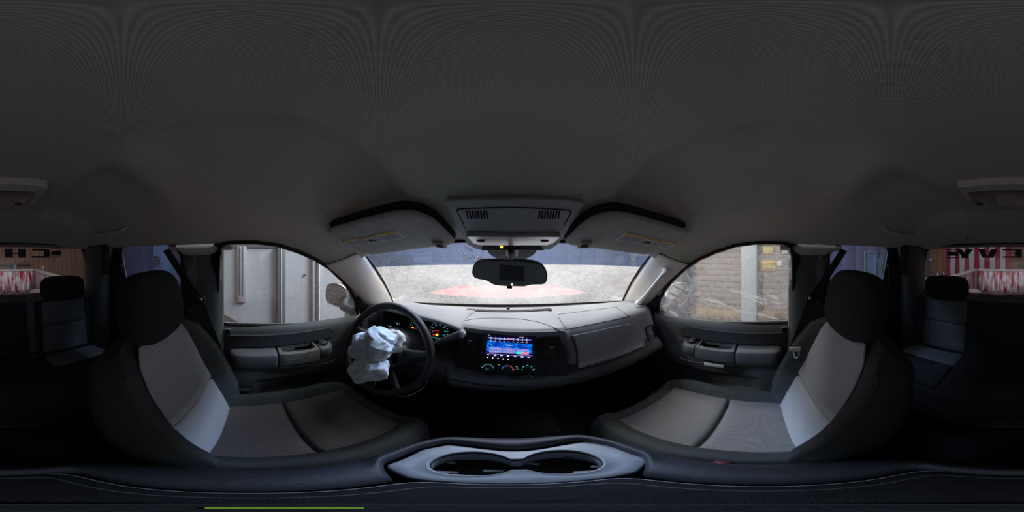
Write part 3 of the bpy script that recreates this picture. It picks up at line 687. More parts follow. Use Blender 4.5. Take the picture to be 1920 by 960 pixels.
for k in range(9): bar(921+8.3*k, 633+.45*k, 922+8.3*k, 633.1+.45*k, 4.2, M['e_pink'] if k in (1, 4) else M['e_white'], 'scale_tick', .0074)
bm = bmesh.new()
for k, s_ in enumerate(('530', '600', '700', '800', '900', '1000', '1200', '1400', '1700')):
    txt(ST, s_, *ST.hit(921+8.3*k, 638+.45*k), .0042, .0074, bm=bm)
for s_, u, v, z in (('AM1', 918, 628, .004), ('12:41 PM', 978, 631.5, .0045), ('<', 923, 645, .010), ('>', 987, 649.5, .010), ('1000 kHz', 955, 646.5, .0065), ('AM Stereo', 954, 650, .0042),
                    ('97.10 M', 931, 653, .0042), ('98.70 M', 931, 658, .0042), ('101.1 M', 956, 655.5, .0042), ('103.5 M', 956, 660.5, .0042), ('107.9 M', 980, 656.7, .0042)):
    txt(ST, s_, *ST.hit(u, v), z, .0082, bm=bm)
obj('screen_lettering', bm, M['e_white'], sc, smooth=False)
for i in range(3):
    for j in range(2):
        u = 918+25*i; v = 652+1.5*i+5.2*j
        pm_ = M['e_lil']
        if (i, j) == (2, 1):
            scr('preset_tile', [(u, v-2), (u+12, v-1.5), (u+9, v+2.9), (u, v+2.3)], M['e_cyan'], .0072, sc); pm_ = M['e_pink']; scr('preset_tile', [(u+12, v-1.5), (u+23.5, v-.8), (u+23.5, v+3.6), (u+9, v+2.9)], pm_, .0072, sc)
        else: scr('preset_tile', [(u, v-2), (u+23.5, v-.8), (u+23.5, v+3.4), (u, v+2.3)], pm_, .0072, sc)
bar(912, 660.8, 998, 666, .7, M['e_lil'], 'toolbar_line')
for k, u in enumerate((916, 929, 941, 953, 966, 979, 991)):
    v = 663.8+(u-912)*.062; bar(u-2.2, v, u+2.2, v+.2, 1.2 if k % 2 == 0 else 2.4, M['e_white'], 'toolbar_icon')
for k in range(5):
    a, b = ST.hit(915+9.6*k, 669.2+.95*k); obj('touch_key', prism(ST, circ(a, b, .0022, 12), .005, .0068), em('touch key glow', (.9, .75, 1), 1.4) if k == 0 else bpy.data.materials['touch key glow'], rad, smooth=False)

# climate controls ---------------------------------------------------
KN = [(916, 689, 'fan'), (952, 691.5, 'temperature'), (989, 691.5, 'vent')]
M['e_teal'] = em('teal backlight', (.08, .62, .60), .75); M['e_b'] = em('blue arc', (.05, .2, .9), .8); M['e_r'] = em('red arc', (.9, .08, .06), .8)
def arc(fr, a, b, r0, r1, t0, t1, c, bm=None, n=14):
    bm = bm or bmesh.new()
    P_ = [[fr.pt(a+r_*cos(t), b+r_*sin(t), c) for r_ in (r0, r1)] for t in [radians(lerp(t0, t1, k/n)) for k in range(n+1)]]
    return grid(P_, bm=bm)
cc = thing('climate_control', ST.pt(0, -.08, 0), 'black climate panel with three round backlit knobs', 'climate control')
for u, v, nm in KN:
    a, b = ST.hit(u, v)
    k = obj('knob', lathe(Fr(ST.pt(a, b), ST.ex, ST.ey), [(.0205, -.002), (.0205, .002), (.0165, .004), (.0160, .016), (.0145, .0185), (.002, .0190)], 28), M['black2'], cc)
    obj('knob_grip', box(ST.pt(a, b, .020), (.005, .008, .028), rot=Matrix((ST.ex, ST.n, ST.ey)).transposed()), M['black'], k, bev=.001)
    if nm == 'temperature':
        obj('cold_arc', arc(ST, a, b, .0155, .0185, 200, 95, .0048), M['e_b'], k); obj('hot_arc', arc(ST, a, b, .0155, .0185, 85, -20, .0048), M['e_r'], k)
    elif nm == 'fan':
        obj('fan_arc', arc(ST, a, b, .0150, .0180, 185, 0, .0048), M['e_teal'], k); obj('fan_mark', prism(ST, rr(a, b, .009, .006, .002), .0188, .0196), M['e_teal'], k)
    else:
        for q in range(5): obj('mode_mark', prism(ST, rr(a+.0165*cos(radians(190-50*q)), b+.0165*sin(radians(190-50*q)), .006, .004, .001), .004, .0055), M['e_teal'], k)
    obj('dial_dot', prism(ST, circ(a+(.022 if u > 930 else -.022), b-.002, .0014, 8), .0, .0025), em('dot', (.6, .65, .65), .7), k)
for u, v, mt in ((936, 683, (.75, .6, .2)), (969, 687, (.4, .4, .4)), (970, 691, (.3, .3, .3))):
    a, b = ST.hit(u, v); bt = obj('push_button', soft(ST, rr(a, b-.003, .018, .010, .002), -.001, .0025, .001), M['black2'], cc); obj('button_mark', prism(ST, rr(a, b-.001, .007, .002, .0005), .002, .003), em('button mark', mt, .8), bt)
for u, v, nm, mt in ((919, 703, 'lighter_socket', 'black2'), (991, 710, 'power_outlet', 'steel')):
    a, b = ST.hit(u, v-1.5)
    q = obj(nm, ringp(ST, circ(a, b, .0145, 24), circ(a, b, .0115, 24), -.002, .006), M[mt], dash); obj('socket_plug', prism(ST, circ(a, b, .0115, 24), -.002, .002), M['rubber'], q)
# instrument hood and cluster ----------------------------------------
rows = []
for i in range(49):
    x = -.63+.475*i/48; t = i/48
    zt = -.238-.045*abs(2*t-1)**3.2-.004*t; e = ss(abs(2*t-1), .90, 1)
    yf = .553+.02*(2*t-1)**2-.01*t+.02*e+.05*ss(abs(2*t-1), .95, 1)
    dv_ = .055*ss(abs(2*t-1), .95, 1); zt -= dv_; zl = zt-.022
    rows.append([V((x, .86, -.305)), V((x, .76, -.282+.022*(1-e)-dv_)), V((x, .67, zt-.004-.02*e)), V((x, .60, zt-.001-.02*e)), V((x, yf+.010, zt-.003-.018*e)), V((x, yf, zt-.008-.012*e)), V((x, yf+.002, zl)), V((x, yf+.018, zl-.005)), V((x, .62, zl-.001+.006)), V((x, .68, -.278-1.2*dv_))])
rows = [[p+V((-.004, 0, 0)) for p in rows[0][:1]]+rows[0][1:]]+rows[1:]
hd = obj('instrument_hood', grid(rows), M['dash'], dash, sub=1, ang=70)
for e_ in ():
    bm = bmesh.new(); bm.faces.new([bm.verts.new(p) for p in e_]); obj('hood_end', bm, M['dash'], hd, smooth=False)
CL = Fr((-.395, .655, -.345), (1, 0, 0), V((0, .18, 1)))
cl = thing('instrument_cluster', CL.o, 'dark instrument cluster with teal gauge numbers and red warning lights', 'instrument cluster')
obj('cluster_bezel', ringp(CL, rr(-.005, -.008, .432, .142, .045, 8), rr(-.005, -.008, .405, .122, .04, 8), -.02, .015), M['black'], cl)
obj('cluster_face', prism(CL, rr(-.005, -.008, .418, .132, .04, 8), -.012, -.008), M['rubber'], cl)
M['e_g'] = em('gauge teal', (.03, .55, .52), .9); M['e_or'] = em('warning orange', (1, .30, .02), 1.6); M['e_red'] = em('warning red', (.8, .02, .02), .8); M['e_y'] = em('warning amber', (1, .55, .05), 1.8); M['e_ng'] = em('needle white', (.8, .8, .8), .8); M['e_dr'] = em('glow red', (.35, .01, .01), .6)
def gauge(u, v, r_, nums, t0, t1, need):
    a, b = CL.hit(u, v); g = obj('gauge', ringp(CL, circ(a, b, r_+.004, 36), circ(a, b, r_, 36), -.008, -.002), M['black2'], cl)
    n = len(nums)
    for k, s_ in enumerate(nums):
        t = radians(lerp(t0, t1, k/(n-1))); q_ = min(.015, r_*.42); obj('gauge_number', txt(CL, s_, a+(r_-q_)*cos(t), b+(r_-q_)*sin(t), min(.0100, r_*.38), -.0055), M['e_g'], g, smooth=False)
    bm = bmesh.new(); n2 = (n-1)*2
    for k in range(n2+1):
        t = radians(lerp(t0, t1, k/n2)); L0 = r_-.007 if k % 2 == 0 else r_-.005
        arc(CL, a, b, L0, r_-.001, math.degrees(t)-1.1, math.degrees(t)+1.1, -.0055, bm, 1)
    obj('gauge_ticks', bm, M['e_ng'] if r_ > .03 else M['e_g'], g, smooth=False)
    t = radians(need); d = V((cos(t), sin(t))); p_ = V((-d.y, d.x))
    obj('needle', prism(CL, [(a+p_.x*.0015, b+p_.y*.0015), (a+d.x*(r_-.01), b+d.y*(r_-.01)), (a-p_.x*.0015, b-p_.y*.0015)], -.004, -.0025), M['e_red'] if r_ > .03 else M['e_ng'], g, smooth=False, label='lit red needle' if r_ > .03 else None)
    return a, b, g
gauge(822, 621, .046, ['0', '20', '40', '60', '80', '100', '120'], 200, -35, 190)
gauge(781, 616, .044, ['0', '1', '2', '3', '4', '5', '6'], 200, -20, 192)
gauge(749, 627, .020, ['C', 'H'], 160, 20, 100); gauge(735, 630, .020, ['L', 'H'], 160, 20, 90); gauge(744, 608, .020, ['8', '18'], 160, 20, 90); gauge(730, 613, .020, ['E', 'F'], 160, 20, 60)
def lamp(nm, u, v, w_, h_, mat): a, b = CL.hit(u, v); return obj(nm, prism(CL, rr(a, b, w_, h_, min(w_, h_)*.45), -.006, -.004), mat, cl, smooth=False)
lamp('warning_light', 773, 615.5, .014, .009, M['e_or']); lamp('warning_light', 785.5, 619.5, .010, .009, M['e_red']); lamp('warning_light', 813, 627.8, .014, .008, M['e_red']); lamp('warning_light', 818.5, 628.5, .012, .011, M['e_y'])
for u, v, wd, s_ in ((780, 624.5, .05, '186432'), (817, 634.5, .032, 'PRND321')):
    a, b = CL.hit(u, v); obj('odometer', txt(CL, s_, a, b, .011, -.004), M['e_g'], cl, smooth=False)
# column shroud, gear lever -----------------------------------------
col_ = thing('steering_column', (-.41, .58, -.55), 'dark steering column shroud behind the steering wheel', 'steering column')
obj('column_shroud', ellip((-.41, .56, -.41), (.085, .17, .075), .7, rot=Matrix.Rotation(radians(-22), 3, 'X')), M['dash2'], col_)
obj('shroud_seam', tube([V((-.41+.087*cos(t), .50+.0*t, -.395+.08*sin(t))) for t in [pi*k/16 for k in range(17)]], .0016, 5), M['worn'], col_)
obj('knee_panel', grid([[V((x, y, z)) for y, z in ((.515, -.452), (.49, -.48), (.50, -.56), (.56, -.60))] for x in (-.68, -.6, -.4, -.25, -.21)]), M['dash2'], dash, solid=.004, sub=1)
g0 = V((-.350, .50, -.425)); g1 = PY(866, 626, .47)
gl = thing('gear_lever', g0, 'black column gear lever with a silver tipped end', 'gear lever')
pth = [lerp(g0, g1, t)+V((0, 0, .010*sin(pi*t))) for t in [k/12 for k in range(13)]]
obj('lever_stalk', tube(pth, [.008+.0065*ss(k/12, .1, .9) for k in range(13)], 14, flat=.95), M['black2'], gl)
dd = (g1-g0).normalized(); fg = Fr(g1, dd.cross(V((0, 0, 1))), V((0, 0, 1)))
if fg.n.dot(dd) < 0: fg = Fr(g1, -dd.cross(V((0, 0, 1))), V((0, 0, 1)))
obj('lever_tip', lathe(fg, [(.0145, -.002), (.0155, .002), (.0135, .006), (.009, .0085), (.002, .009)], 24), M['silver'], gl, label='silver tipped end')
obj('lever_button', lathe(fg, [(.007, .006), (.007, .011), (.004, .0125), (.001, .013)], 16), M['steel'], gl)
ts = thing('turn_signal_stalk', (-.47, .50, -.40), 'black turn signal stalk left of the steering column', 'stalk')
obj('stalk', tube([V((-.46, .50, -.385)), V((-.53, .49, -.375)), V((-.60, .47, -.365))], [.008, .009, .012], 12), M['black2'], ts)
obj('stalk_collar', tube([V((-.565, .48, -.37)), V((-.575, .478, -.3685))], .013, 12), M['dash2'], ts)
lt = onto(838, 649, .003); fl4 = Fr(lt, (1, 0, 0), V((0, .3, 1)))
sw = thing('transfer_case_switch', lt, 'round backlit drive mode knob left of the centre stack', 'switch')
obj('knob', lathe(fl4, [(.020, -.004), (.020, .004), (.017, .012), (.002, .013)], 24), M['black2'], sw)
for a, b, mt in ((-.006, .008, 'e_ng'), (.009, .007, 'e_teal'), (.002, 0, 'e_cyan')): obj('switch_mark', prism(fl4, circ(a, b, .0022, 8), .0125, .0140), M[mt], sw, smooth=False)
# ================================================= steering wheel with blown airbag
WC = V((-.410, .417, -.372)); tl = radians(24)
WF = Fr(WC, (1, 0, 0), V((0, sin(tl), cos(tl))))
sw = thing('steering_wheel', WC, 'worn dark steering wheel with a burst airbag hanging from its hub', 'steering wheel')
rp = [WF.pt(.185*cos(t), .185*sin(t), 0) for t in [2*pi*k/64 for k in range(64)]]
obj('wheel_rim', tube(rp, [.0145]*64, 14, True, flat=1.12, up=WF.n), M['rim'], sw)
# hub bowl
hub = [[WF.pt(r_*1.15*cos(t), r_*.92*sin(t)-.01, c) for t in [2*pi*k/36 for k in range(36)]] for r_, c in ((.070, -.075), (.082, -.05), (.084, -.022), (.078, -.006), (.066, .002), (.05, -.010), (.02, -.018))]
obj('hub_shell', capped(hub), M['wheel2'], sw)
def spoke(a0, r0, r1, w0, w1):
    P_ = []
    for k in range(9):
        t = k/8; r_ = lerp(r0, r1, t); a = radians(a0); c = -.018+.014*t; wd = lerp(w0, w1, t)/2
        o = WF.pt(r_*cos(a), r_*sin(a)-.01*(1-t), c); tv = (WF.ex*-sin(a)+WF.ey*cos(a))
        P_.append([o+tv*wd*cos(q)+WF.n*.011*sin(q) for q in [2*pi*j/12 for j in range(12)]])
    return capped(P_)
for a_, w0 in ((168, .045), (12, .045), (232, .030), (308, .030)): obj('spoke', spoke(a_, .07, .182, w0, .026), M['wheel2'], sw)
# torn hub cover flaps
flap = [[WF.pt(.012+.085*t+.0*u_, -.055+.105*u_-.045*t*u_, .004+.045*sin(pi*t*.8)*(1-.35*u_)) for u_ in [j/8 for j in range(9)]] for t in [k/10 for k in range(11)]]
ang = radians(-28)
def rot2(p):
    q = p-WF.o; a, b, c = q.dot(WF.ex), q.dot(WF.ey), q.dot(WF.n); return WF.pt(a*cos(ang)-b*sin(ang), a*sin(ang)+b*cos(ang), c)
obj('torn_cover', grid([[rot2(p) for p in r_] for r_ in flap]), M['wheel2'], sw, solid=.003, label='torn open hub cover')
obj('torn_flap', grid([[rot2(WF.pt(-.02+.05*t, .06-.05*u_+.02*t, .02+.035*t+.01*sin(5*u_))) for u_ in [j/6 for j in range(7)]] for t in [k/6 for k in range(7)]]), M['black2'], sw, solid=.002)
obj('torn_edge', tube([rot2(WF.pt(.02+.06*t, .050-.075*t, .045+.012*sin(pi*t))) for t in [k/10 for k in range(11)]], .0022, 6), M['worn'], sw)
em_ = WF.pt(-.016, -.035, .045); fe = Fr(em_, V((.6, .75, 0)), V((0, .15, 1)))
ring = obj('hub_emblem', tube([fe.pt(.018*cos(t), .028*sin(t), 0) for t in [2*pi*k/28 for k in range(28)]], .0022, 6, True), M['chrome'], sw, label='loose chrome ring of the hub emblem')
obj('emblem_core', prism(fe, circ(0, 0, .016, 20, .026), -.004, -.001), M['black2'], ring)
obj('cable', tube([WF.pt(.02*cos(t)+.12*t/6, -.12-.05*sin(t*.6), .004) for t in [k/4 for k in range(14)]], .0016, 5), M['steel'], sw)
lp = cat([WF.pt(.155, -.02, -.03), WF.pt(.175, -.09, -.04), WF.pt(.13, -.17, -.045), WF.pt(.06, -.20, -.04)], 20)
obj('airbag_wire', tube(lp, .0018, 6), M['steel'], sw, label='thin pale wire looping below the rim')
# cloth
bmA = bmesh.new()
LB = [((701, 646), .345, (.074, .055, .060)), ((715, 640), .375, (.066, .05, .05)), ((730, 650), .40, (.045, .045, .035)), ((692, 668), .325, (.075, .055, .055)), ((686, 692), .30, (.062, .05, .048)), ((698, 690), .31, (.062, .05, .050)), ((680, 704), .292, (.045, .04, .028)), ((738, 634), .44, (.05, .05, .03))]
for (u, v), y, s_ in LB: ellip(PY(u, v, y), s_, 1, 20, 14, bm=bmA)
me = bpy.data.meshes.new('tmp'); bmA.to_mesh(me); bmA.free(); to = bpy.data.objects.new('tmp', me); COL.objects.link(to)
rm = to.modifiers.new('r', 'REMESH'); rm.mode = 'VOXEL'; rm.voxel_size = .0033
sm = to.modifiers.new('s', 'SMOOTH'); sm.iterations = 8; sm.factor = .6
me2 = bpy.data.meshes.new_from_object(to.evaluated_get(bpy.context.evaluated_depsgraph_get())); bpy.data.objects.remove(to)
bm = bmesh.new(); bm.from_mesh(me2); bm.normal_update()
for v in bm.verts:
    p = v.co; q = V((p.x*13+4*p.z, p.y*13, p.z*17-5*p.x))
    f = 1-abs(noise.noise(q*1.0+V((3, 1, 9)))*2.6); k9 = 1-abs(noise.noise(V((p.x*9-p.z*20, p.y*20, p.z*30+p.x*16)))*3); g = 1-abs(noise.noise(q*2.3+V((7, 2, 1)))*2.2); h_ = noise.noise(q*.6)
    # horizontal fold between the two lobes and a vertical seam
    v.co = p+v.normal*(.011*f+.005*g+.002*k9+.010*h_-.014)
nn = ((PY(700, 675, .30)-PY(690, 675, .30))).normalized()
for v in bm.verts:
    d = v.co-CAM; lo = math.degrees(atan2(d.x, d.y)); la = math.degrees(math.asin(d.z/d.length)); u = (lo-YAW)/.1875+960; vv = 480-la/.1875
    fold = 677+3*sin((u-680)/12); k = math.exp(-((vv-fold)/2.6)**2); k2 = math.exp(-((u-(686+.08*(vv-650)))/2.5)**2)*ss(vv, 634, 640)*(1-ss(vv, 672, 676)); k3 = math.exp(-(((u-722)*.62-(vv-634)*.9)/3)**2)*ss(u, 704, 712)*(1-ss(u, 736, 744))
    v.co -= v.normal*(.010*k+.006*k2+.008*k3)
obj('airbag', bm, M['airbag'], sw, ang=180, label='crumpled pale blue deflated airbag')
# pedals
pd = thing('brake_pedal', (-.33, .86, -.95), 'black brake pedal in the driver footwell', 'pedal')
obj('pedal_pad', box((-.33, .80, -.93), (.13, .02, .06), rot=Matrix.Rotation(-.5, 3, 'X')), M['rubber'], pd, bev=.006); obj('pedal_arm', tube([V((-.33, .80, -.92)), V((-.33, .88, -.80)), V((-.33, .92, -.62))], .009, 8), M['black'], pd)
pd = thing('accelerator_pedal', (-.20, .86, -1.0), 'black accelerator pedal beside the centre tunnel', 'pedal')
obj('pedal_pad', box((-.20, .84, -.95), (.05, .015, .13), rot=Matrix.Rotation(-.45, 3, 'X')), M['rubber'], pd, bev=.004); obj('pedal_arm', tube([V((-.20, .85, -.93)), V((-.20, .93, -.70))], .007, 8), M['black'], pd)
# floor mat and box on the tunnel
tn = thing('tunnel_mat', (0, .45, -1.03), 'dark rubber mat and harness lying on the transmission tunnel', 'floor mat')
obj('mat', grid([[V((x, y, -.995+.015*math.exp(-(x/.12)**2)+.01*sin(9*y))) for x in [-.17+.34*i/16 for i in range(17)]] for y in [.30+.42*j/16 for j in range(17)]]), M['con2'] if 'con2' in M else M['bpil'], tn, solid=.008)
for k in range(3): obj('harness', tube(cat([V((-.13+.03*k, .42, -.985)), V((-.10+.03*k, .50, -.975)), V((-.12+.035*k, .60, -.97)), V((-.08+.02*k, .70, -.95))], 16), .004, 6), M['black2'], tn)

# ================================================= front seats
def seat(s, dy, name_lab):
    xc = s*.405; insM = M['insd'] if s < 0 else M['ins_shaded']
    st = thing('front_seat', (xc, .1+dy, -1.08), name_lab, 'seat', 'front bucket seats')
    # cushion surface
    def cz(a, y):      # a in -1..1 across, y local
        base = tab([(-.14, -.735), (-.05, -.725), (.08, -.712), (.22, -.70), (.31, -.690), (.36, -.70), (.40, -.73)], y)
        b = .052*ss(abs(a), .56, .84)*(1-.5*ss(y, .22, .38)); side = -.03*ss(abs(a), .90, 1.0)
        seam = -.010*math.exp(-((y-.098-.0*a)/.007)**2)*(1-ss(abs(a), .66, .72))
        return base+b+side+seam
    def hw(y): return tab([(-.14, .215), (.0, .222), (.26, .225), (.34, .21), (.39, .175), (.41, .14)], y)
    rows = []
    for j in range(61):
        y = -.14+.55*j/60; e = ss(y, .36, .41); h_ = hw(y)
        row = []
        for i in range(61):
            a = -1+i/30; row.append(V((xc+a*h_, y+dy, cz(a, y)-.05*e)))
        row = [V((xc-h_*.96, y+dy, -.86)), V((xc-h_*1.03, y+dy, -.80)), V((xc-h_*1.02, y+dy, -.755-.02*e))]+row+[V((xc+h_*1.02, y+dy, -.755-.02*e)), V((xc+h_*1.03, y+dy, -.80)), V((xc+h_*.96, y+dy, -.86))]
        rows.append(row)
    cu = obj('cushion', capped(rows), M['bol'], st, ang=70)
    def pad(nm, y0, y1, parent, a_=.655, mat=None):
        R_ = []
        for j in range(41):
            t = j/40; y = lerp(y0, y1, t); row = []
            for i in range(41):
                q = -1+i/20; a = q*a_
                puff = .009*min(1, (1-abs(q)**8))*(1-abs(2*t-1)**8)+.0015
                row.append(V((xc+a*hw(y), y+dy, cz(a, y)+puff)))
            R_.append(row)
        return obj(nm, grid(R_), mat or insM, parent, solid=-.004, ang=80)
    pad('cushion_insert', -.10, .094, cu); pad('cushion_insert', .101, .318, cu)
    # backrest
    L0, ang_ = V((xc, -.085+dy, -.735)), 18.5
    upv = V((0, -sin(radians(ang_)), cos(radians(ang_))))*1.08; fw = V((0, cos(radians(ang_)), sin(radians(ang_))))
    def bhw(h): return tab([(0, .205), (.10, .220), (.25, .226), (.36, .220), (.44, .205), (.49, .165), (.515, .11)], h)
    def bf(a, h):       # forward offset of the face
        bo = .062*ss(abs(a), .56, .86)*tab([(0, .6), (.12, 1), (.32, .9), (.45, .4), (.5, .1)], h)
        seam = -.008*math.exp(-((h-.215)/.006)**2)*(1-ss(abs(a), .62, .7))
        return .012*sin(pi*min(1, h/.5))+bo-.03*ss(abs(a), .93, 1)+seam
    rows = []
    for j in range(61):
        h = .515*j/60; w_ = bhw(h); e = ss(h, .44, .515); row = []
        for i in range(57):
            a = -1+i/28; row.append(L0+V((a*w_, 0, 0))+upv*h+fw*(bf(a, h)-.03*e))
        for a, f in ((1.03, -.03), (1.0, -.075), (.9, -.10), (.4, -.115), (-.4, -.115), (-.9, -.10), (-1.0, -.075), (-1.03, -.03)):
            row.append(L0+V((a*w_, 0, 0))+upv*h+fw*(f*(1-.45*e)))
        rows.append(row)
    bk = obj('backrest', capped(rows), M['bol'], st, ang=80)
    def bpad(h0, h1):
        R_ = []
        for j in range(41):
            t = j/40; h = lerp(h0, h1, t); row = []
            for i in range(41):
                q = -1+i/20; a = q*.64*tab([(0, 1.0), (.3, .95), (.5, 1.0)], h)
                puff = .007*(1-abs(q)**8)*(1-abs(2*t-1)**8)+.0015
                row.append(L0+V((a*bhw(h), 0, 0))+upv*h+fw*(bf(a, h)+puff))
            R_.append(row)
        return obj('backrest_insert', grid(R_), M['ins'], bk, solid=-.004, ang=80)
    bpad(.0, .211); bpad(.219, .488)
    for q in (-1, 1):
        for k in (0, .006):
            pth = [L0+V((q*(bhw(h)*.97-k), 0, 0))+upv*h+fw*(bf(.90-k*3, h)+.0) for h in [.03+.42*i/30 for i in range(31)]]
            obj('seam_stitch', tube(pth, .0013, 5), M['stitch'], bk)
    # headrest on two posts
    hc = L0+upv*.567+fw*.004; hc.z += .005
    hr = obj('headrest', ellip(hc, (.131, .055, .105), .68, 40, 28, rot=Matrix.Rotation(radians(12), 3, 'X')), M['head'], st, ang=80, label='black headrest')
    for q in (-.06, .06): obj('headrest_post', tube([V((xc+q, hc.y-.02, hc.z-.16)), V((xc+q, hc.y-.01, hc.z-.05))], .006, 8), M['steel'], hr)
    0 and obj('headrest_seam', tube([hc+V((0*q, 0, 0))+V((s*-.085, 0, 0))+Matrix.Rotation(radians(12), 3, 'X')@V((0, .0585*cos(t), .119*sin(t)*.96)) for t in [-pi/2+pi*k/24 for k in range(25)]], .0012, 5), M['stitch'], hr)
    # side shield, recliner, buckle
    obj('seat_base', box((xc, .12+dy, -.95), (.38, .42, .16)), M['black'], st, bev=.02)
    obj('side_shield', soft(Fr((xc+s*.222, .05+dy, -.83), (0, 1, 0), (0, 0, 1)), rr(0, 0, .40, .09, .04), -.012, .012, .004), M['black'], st)
    by, bz_ = (.03, .0) if s > 0 else (-.04, .05)
    b_ = obj('buckle', soft(Fr((s*.178, by+dy, -.668-bz_), (0, 1, 0), V((0, 0, 1))), rr(0, 0, .028, .06, .006), -.010, .010, .003), M['black'], st)
    obj('release_button', box((s*.178, by+dy, -.637-bz_), (.016, .022, .006)), M['redbtn2'], b_, label='dull red release button'); obj('buckle_stalk', tube([V((s*.18, -.06+dy, -.80)), V((s*.178, by-.005+dy, -.69-bz_))], .009, 8), M['black'], b_)
    return st
seat(-1, .012, 'driver front seat with soiled ribbed grey inserts and dark bolsters')
seat(1, .018, 'passenger front seat with cleaner ribbed grey inserts and dark bolsters')

# ================================================= front seat belts
for s in (-1, 1):
    side = 'driver' if s < 0 else 'passenger'
    b = thing('seat_belt', (s*.70, -.25, -1.0), 'black seat belt hanging beside the %s seat' % side, 'seat belt', 'front seat belts')
    top = V((s*.690, -.385, .03)); mid = V((s*.672, -.215, -.19)); low = V((s*.668, -.02, -.86))
    def strap(a, c, wv, w_=.046, th=.0015, n=14, sag=0):
        P_ = []
        for k in range(n+1):
            t = k/n; o = lerp(a, c, t)+V((-s*sag*sin(pi*t), 0, 0)); P_.append([o-wv*w_/2-V((th*s, 0, 0)), o+wv*w_/2-V((th*s, 0, 0)), o+wv*w_/2+V((th*s, 0, 0)), o-wv*w_/2+V((th*s, 0, 0))])
        return capped(P_)
    wv = V((0, .85, .35)).normalized()
    obj('upper_strap', strap(top, mid, V((s*-.3, .9, .2)).normalized()), M['belt'], b)
    obj('shoulder_strap', strap(mid, V((s*.668, -.135, -.437)), V((0, .93, .3)).normalized(), n=10), M['belt'], b)
    obj('lap_strap', strap(V((s*.668, -.135, -.437)), low, V((0, .97, .12)).normalized(), n=14, sag=.01), M['belt'], b)
    ar = obj('belt_guide', soft(Fr(mid+V((-s*.004, 0, 0)), (0, 1, 0), (0, 0, 1)), rr(0, 0, .062, .034, .012), -.010, .010, .004), M['black'], b)
    obj('guide_screw', ellip(mid+V((-s*.014, .012, .004)), (.006, .009, .009)), M['steel'], ar)
    if s > 0:
        tp = PX(1491, 657, .567)
        ft = Fr(tp, V((.25, 1, -.12)).normalized(), V((0, .12, 1)).normalized()); ft.ey = (ft.ey-ft.ex*ft.ey.dot(ft.ex)).normalized(); ft.n = ft.ex.cross(ft.ey)
        lt_ = obj('latch_head', soft(ft, rr(0, .008, .044, .016, .006), -.005, .005, .002), M['silver'], b, label='pale grey latch head')
        obj('latch_tongue', ringp(ft, [(-.014, .002), (.012, .002), (.008, -.042), (-.014, -.044)], [(-.008, -.006), (.005, -.006), (.003, -.032), (-.008, -.034)], -.0012, .0012), M['chrome'], lt_, bev=.0006, label='chrome tongue')
    else:
        obj('latch_head', soft(Fr((s*.655, -.03, -.70), (0, 1, 0), (0, 0, 1)), rr(0, 0, .05, .03, .006), -.006, .006, .002), M['steel'], b)

# ================================================= centre console (folded middle seat with cup tray)
con = thing('centre_console', (0, .05, -1.0), 'blue grey centre console with padded sides and twin cup holders', 'console')
CC = (0, .055)
def sup(t, hx, hy, p): c, s_ = cos(t), sin(t); r_ = (abs(c/hx)**p+abs(s_/hy)**p)**(-1/p); return r_*c, r_*s_
def outer(t):
    x, y = sup(t, .166, .225, 3.6); y += CC[1]; return x, y
def inner_r(t):
    # inner boundary of the padded sides: wide round the cups, narrow beside the lid; star shaped about CC
    c, s_ = cos(t), sin(t); r_ = .005
    while r_ < .3:
        x, y = r_*c, CC[1]+r_*s_
        hx = .082+.050*ss(y, .085, .125)-.028*ss(y, .185, .245)
        if abs(x) > hx or y > .238-.012*math.exp(-(x/.05)**2) or y < -.125: break
        r_ += .0008
    return r_
NT = 180; rows = []; IN = []; 
IR = [inner_r(2*pi*k/NT) for k in range(NT)]
for _ in range(3): IR = [(IR[k-1]+2*IR[k]+IR[(k+1) % NT])/4 for k in range(NT)]
for k in range(NT):
    t = 2*pi*k/NT; ox, oy = outer(t); ro = sqrt(ox*ox+(oy-CC[1])**2); ri = IR[k]; wdt = ro-ri
    row = []
    for f, z in ((0, -.575), (.0, -.562), (.05, -.553), (.16, -.5455), (.32, -.542), (.5, -.5435), (.7, -.550), (.86, -.563), (.96, -.585), (1.0, -.62), (1.0, -.72), (.97, -.95)):
        r_ = ri+wdt*f
        row.append(V((r_*cos(t), CC[1]+r_*sin(t), z)))
    rows.append(row)
obj('padded_rim', grid(rows, True, False), M['con'], con, ang=85)
obj('console_base', box((0, .03, -.86), (.28, .40, .26)), M['black'], con, bev=.01)
# tray plate with figure of eight opening
CU = (-.005, .168)
def hole(t, g=0.):
    c, s_ = cos(t), sin(t); best = .02
    r_ = .002
    while r_ < .12:
        x, y = r_*c, r_*s_
        if not (min(sqrt((x-.0475)**2+y*y), sqrt((x+.0475)**2+y*y)) < .0445+g or (abs(x) < .03 and abs(y) < .019+g)): break
        r_ += .0004
    return r_
def tray_out(t):
    c, s_ = cos(t), sin(t); r_ = .03
    while r_ < .3:
        x, y = CU[0]+r_*c, CU[1]+r_*s_
        hx = .129-.045*ss(y, .125, .095)-.026*ss(y, .19, .24)
        if abs(x) > hx or y > .232-.012*math.exp(-(x/.05)**2) or y < .098: break
        r_ += .0006
    return r_
HR = [hole(2*pi*k/NT) for k in range(NT)]; HR = [(HR[k-1]+2*HR[k]+HR[(k+1) % NT])/4 for k in range(NT)]
TR = [tray_out(2*pi*k/NT) for k in range(NT)]
for _ in range(2): TR = [(TR[k-1]+2*TR[k]+TR[(k+1) % NT])/4 for k in range(NT)]
P_ = []
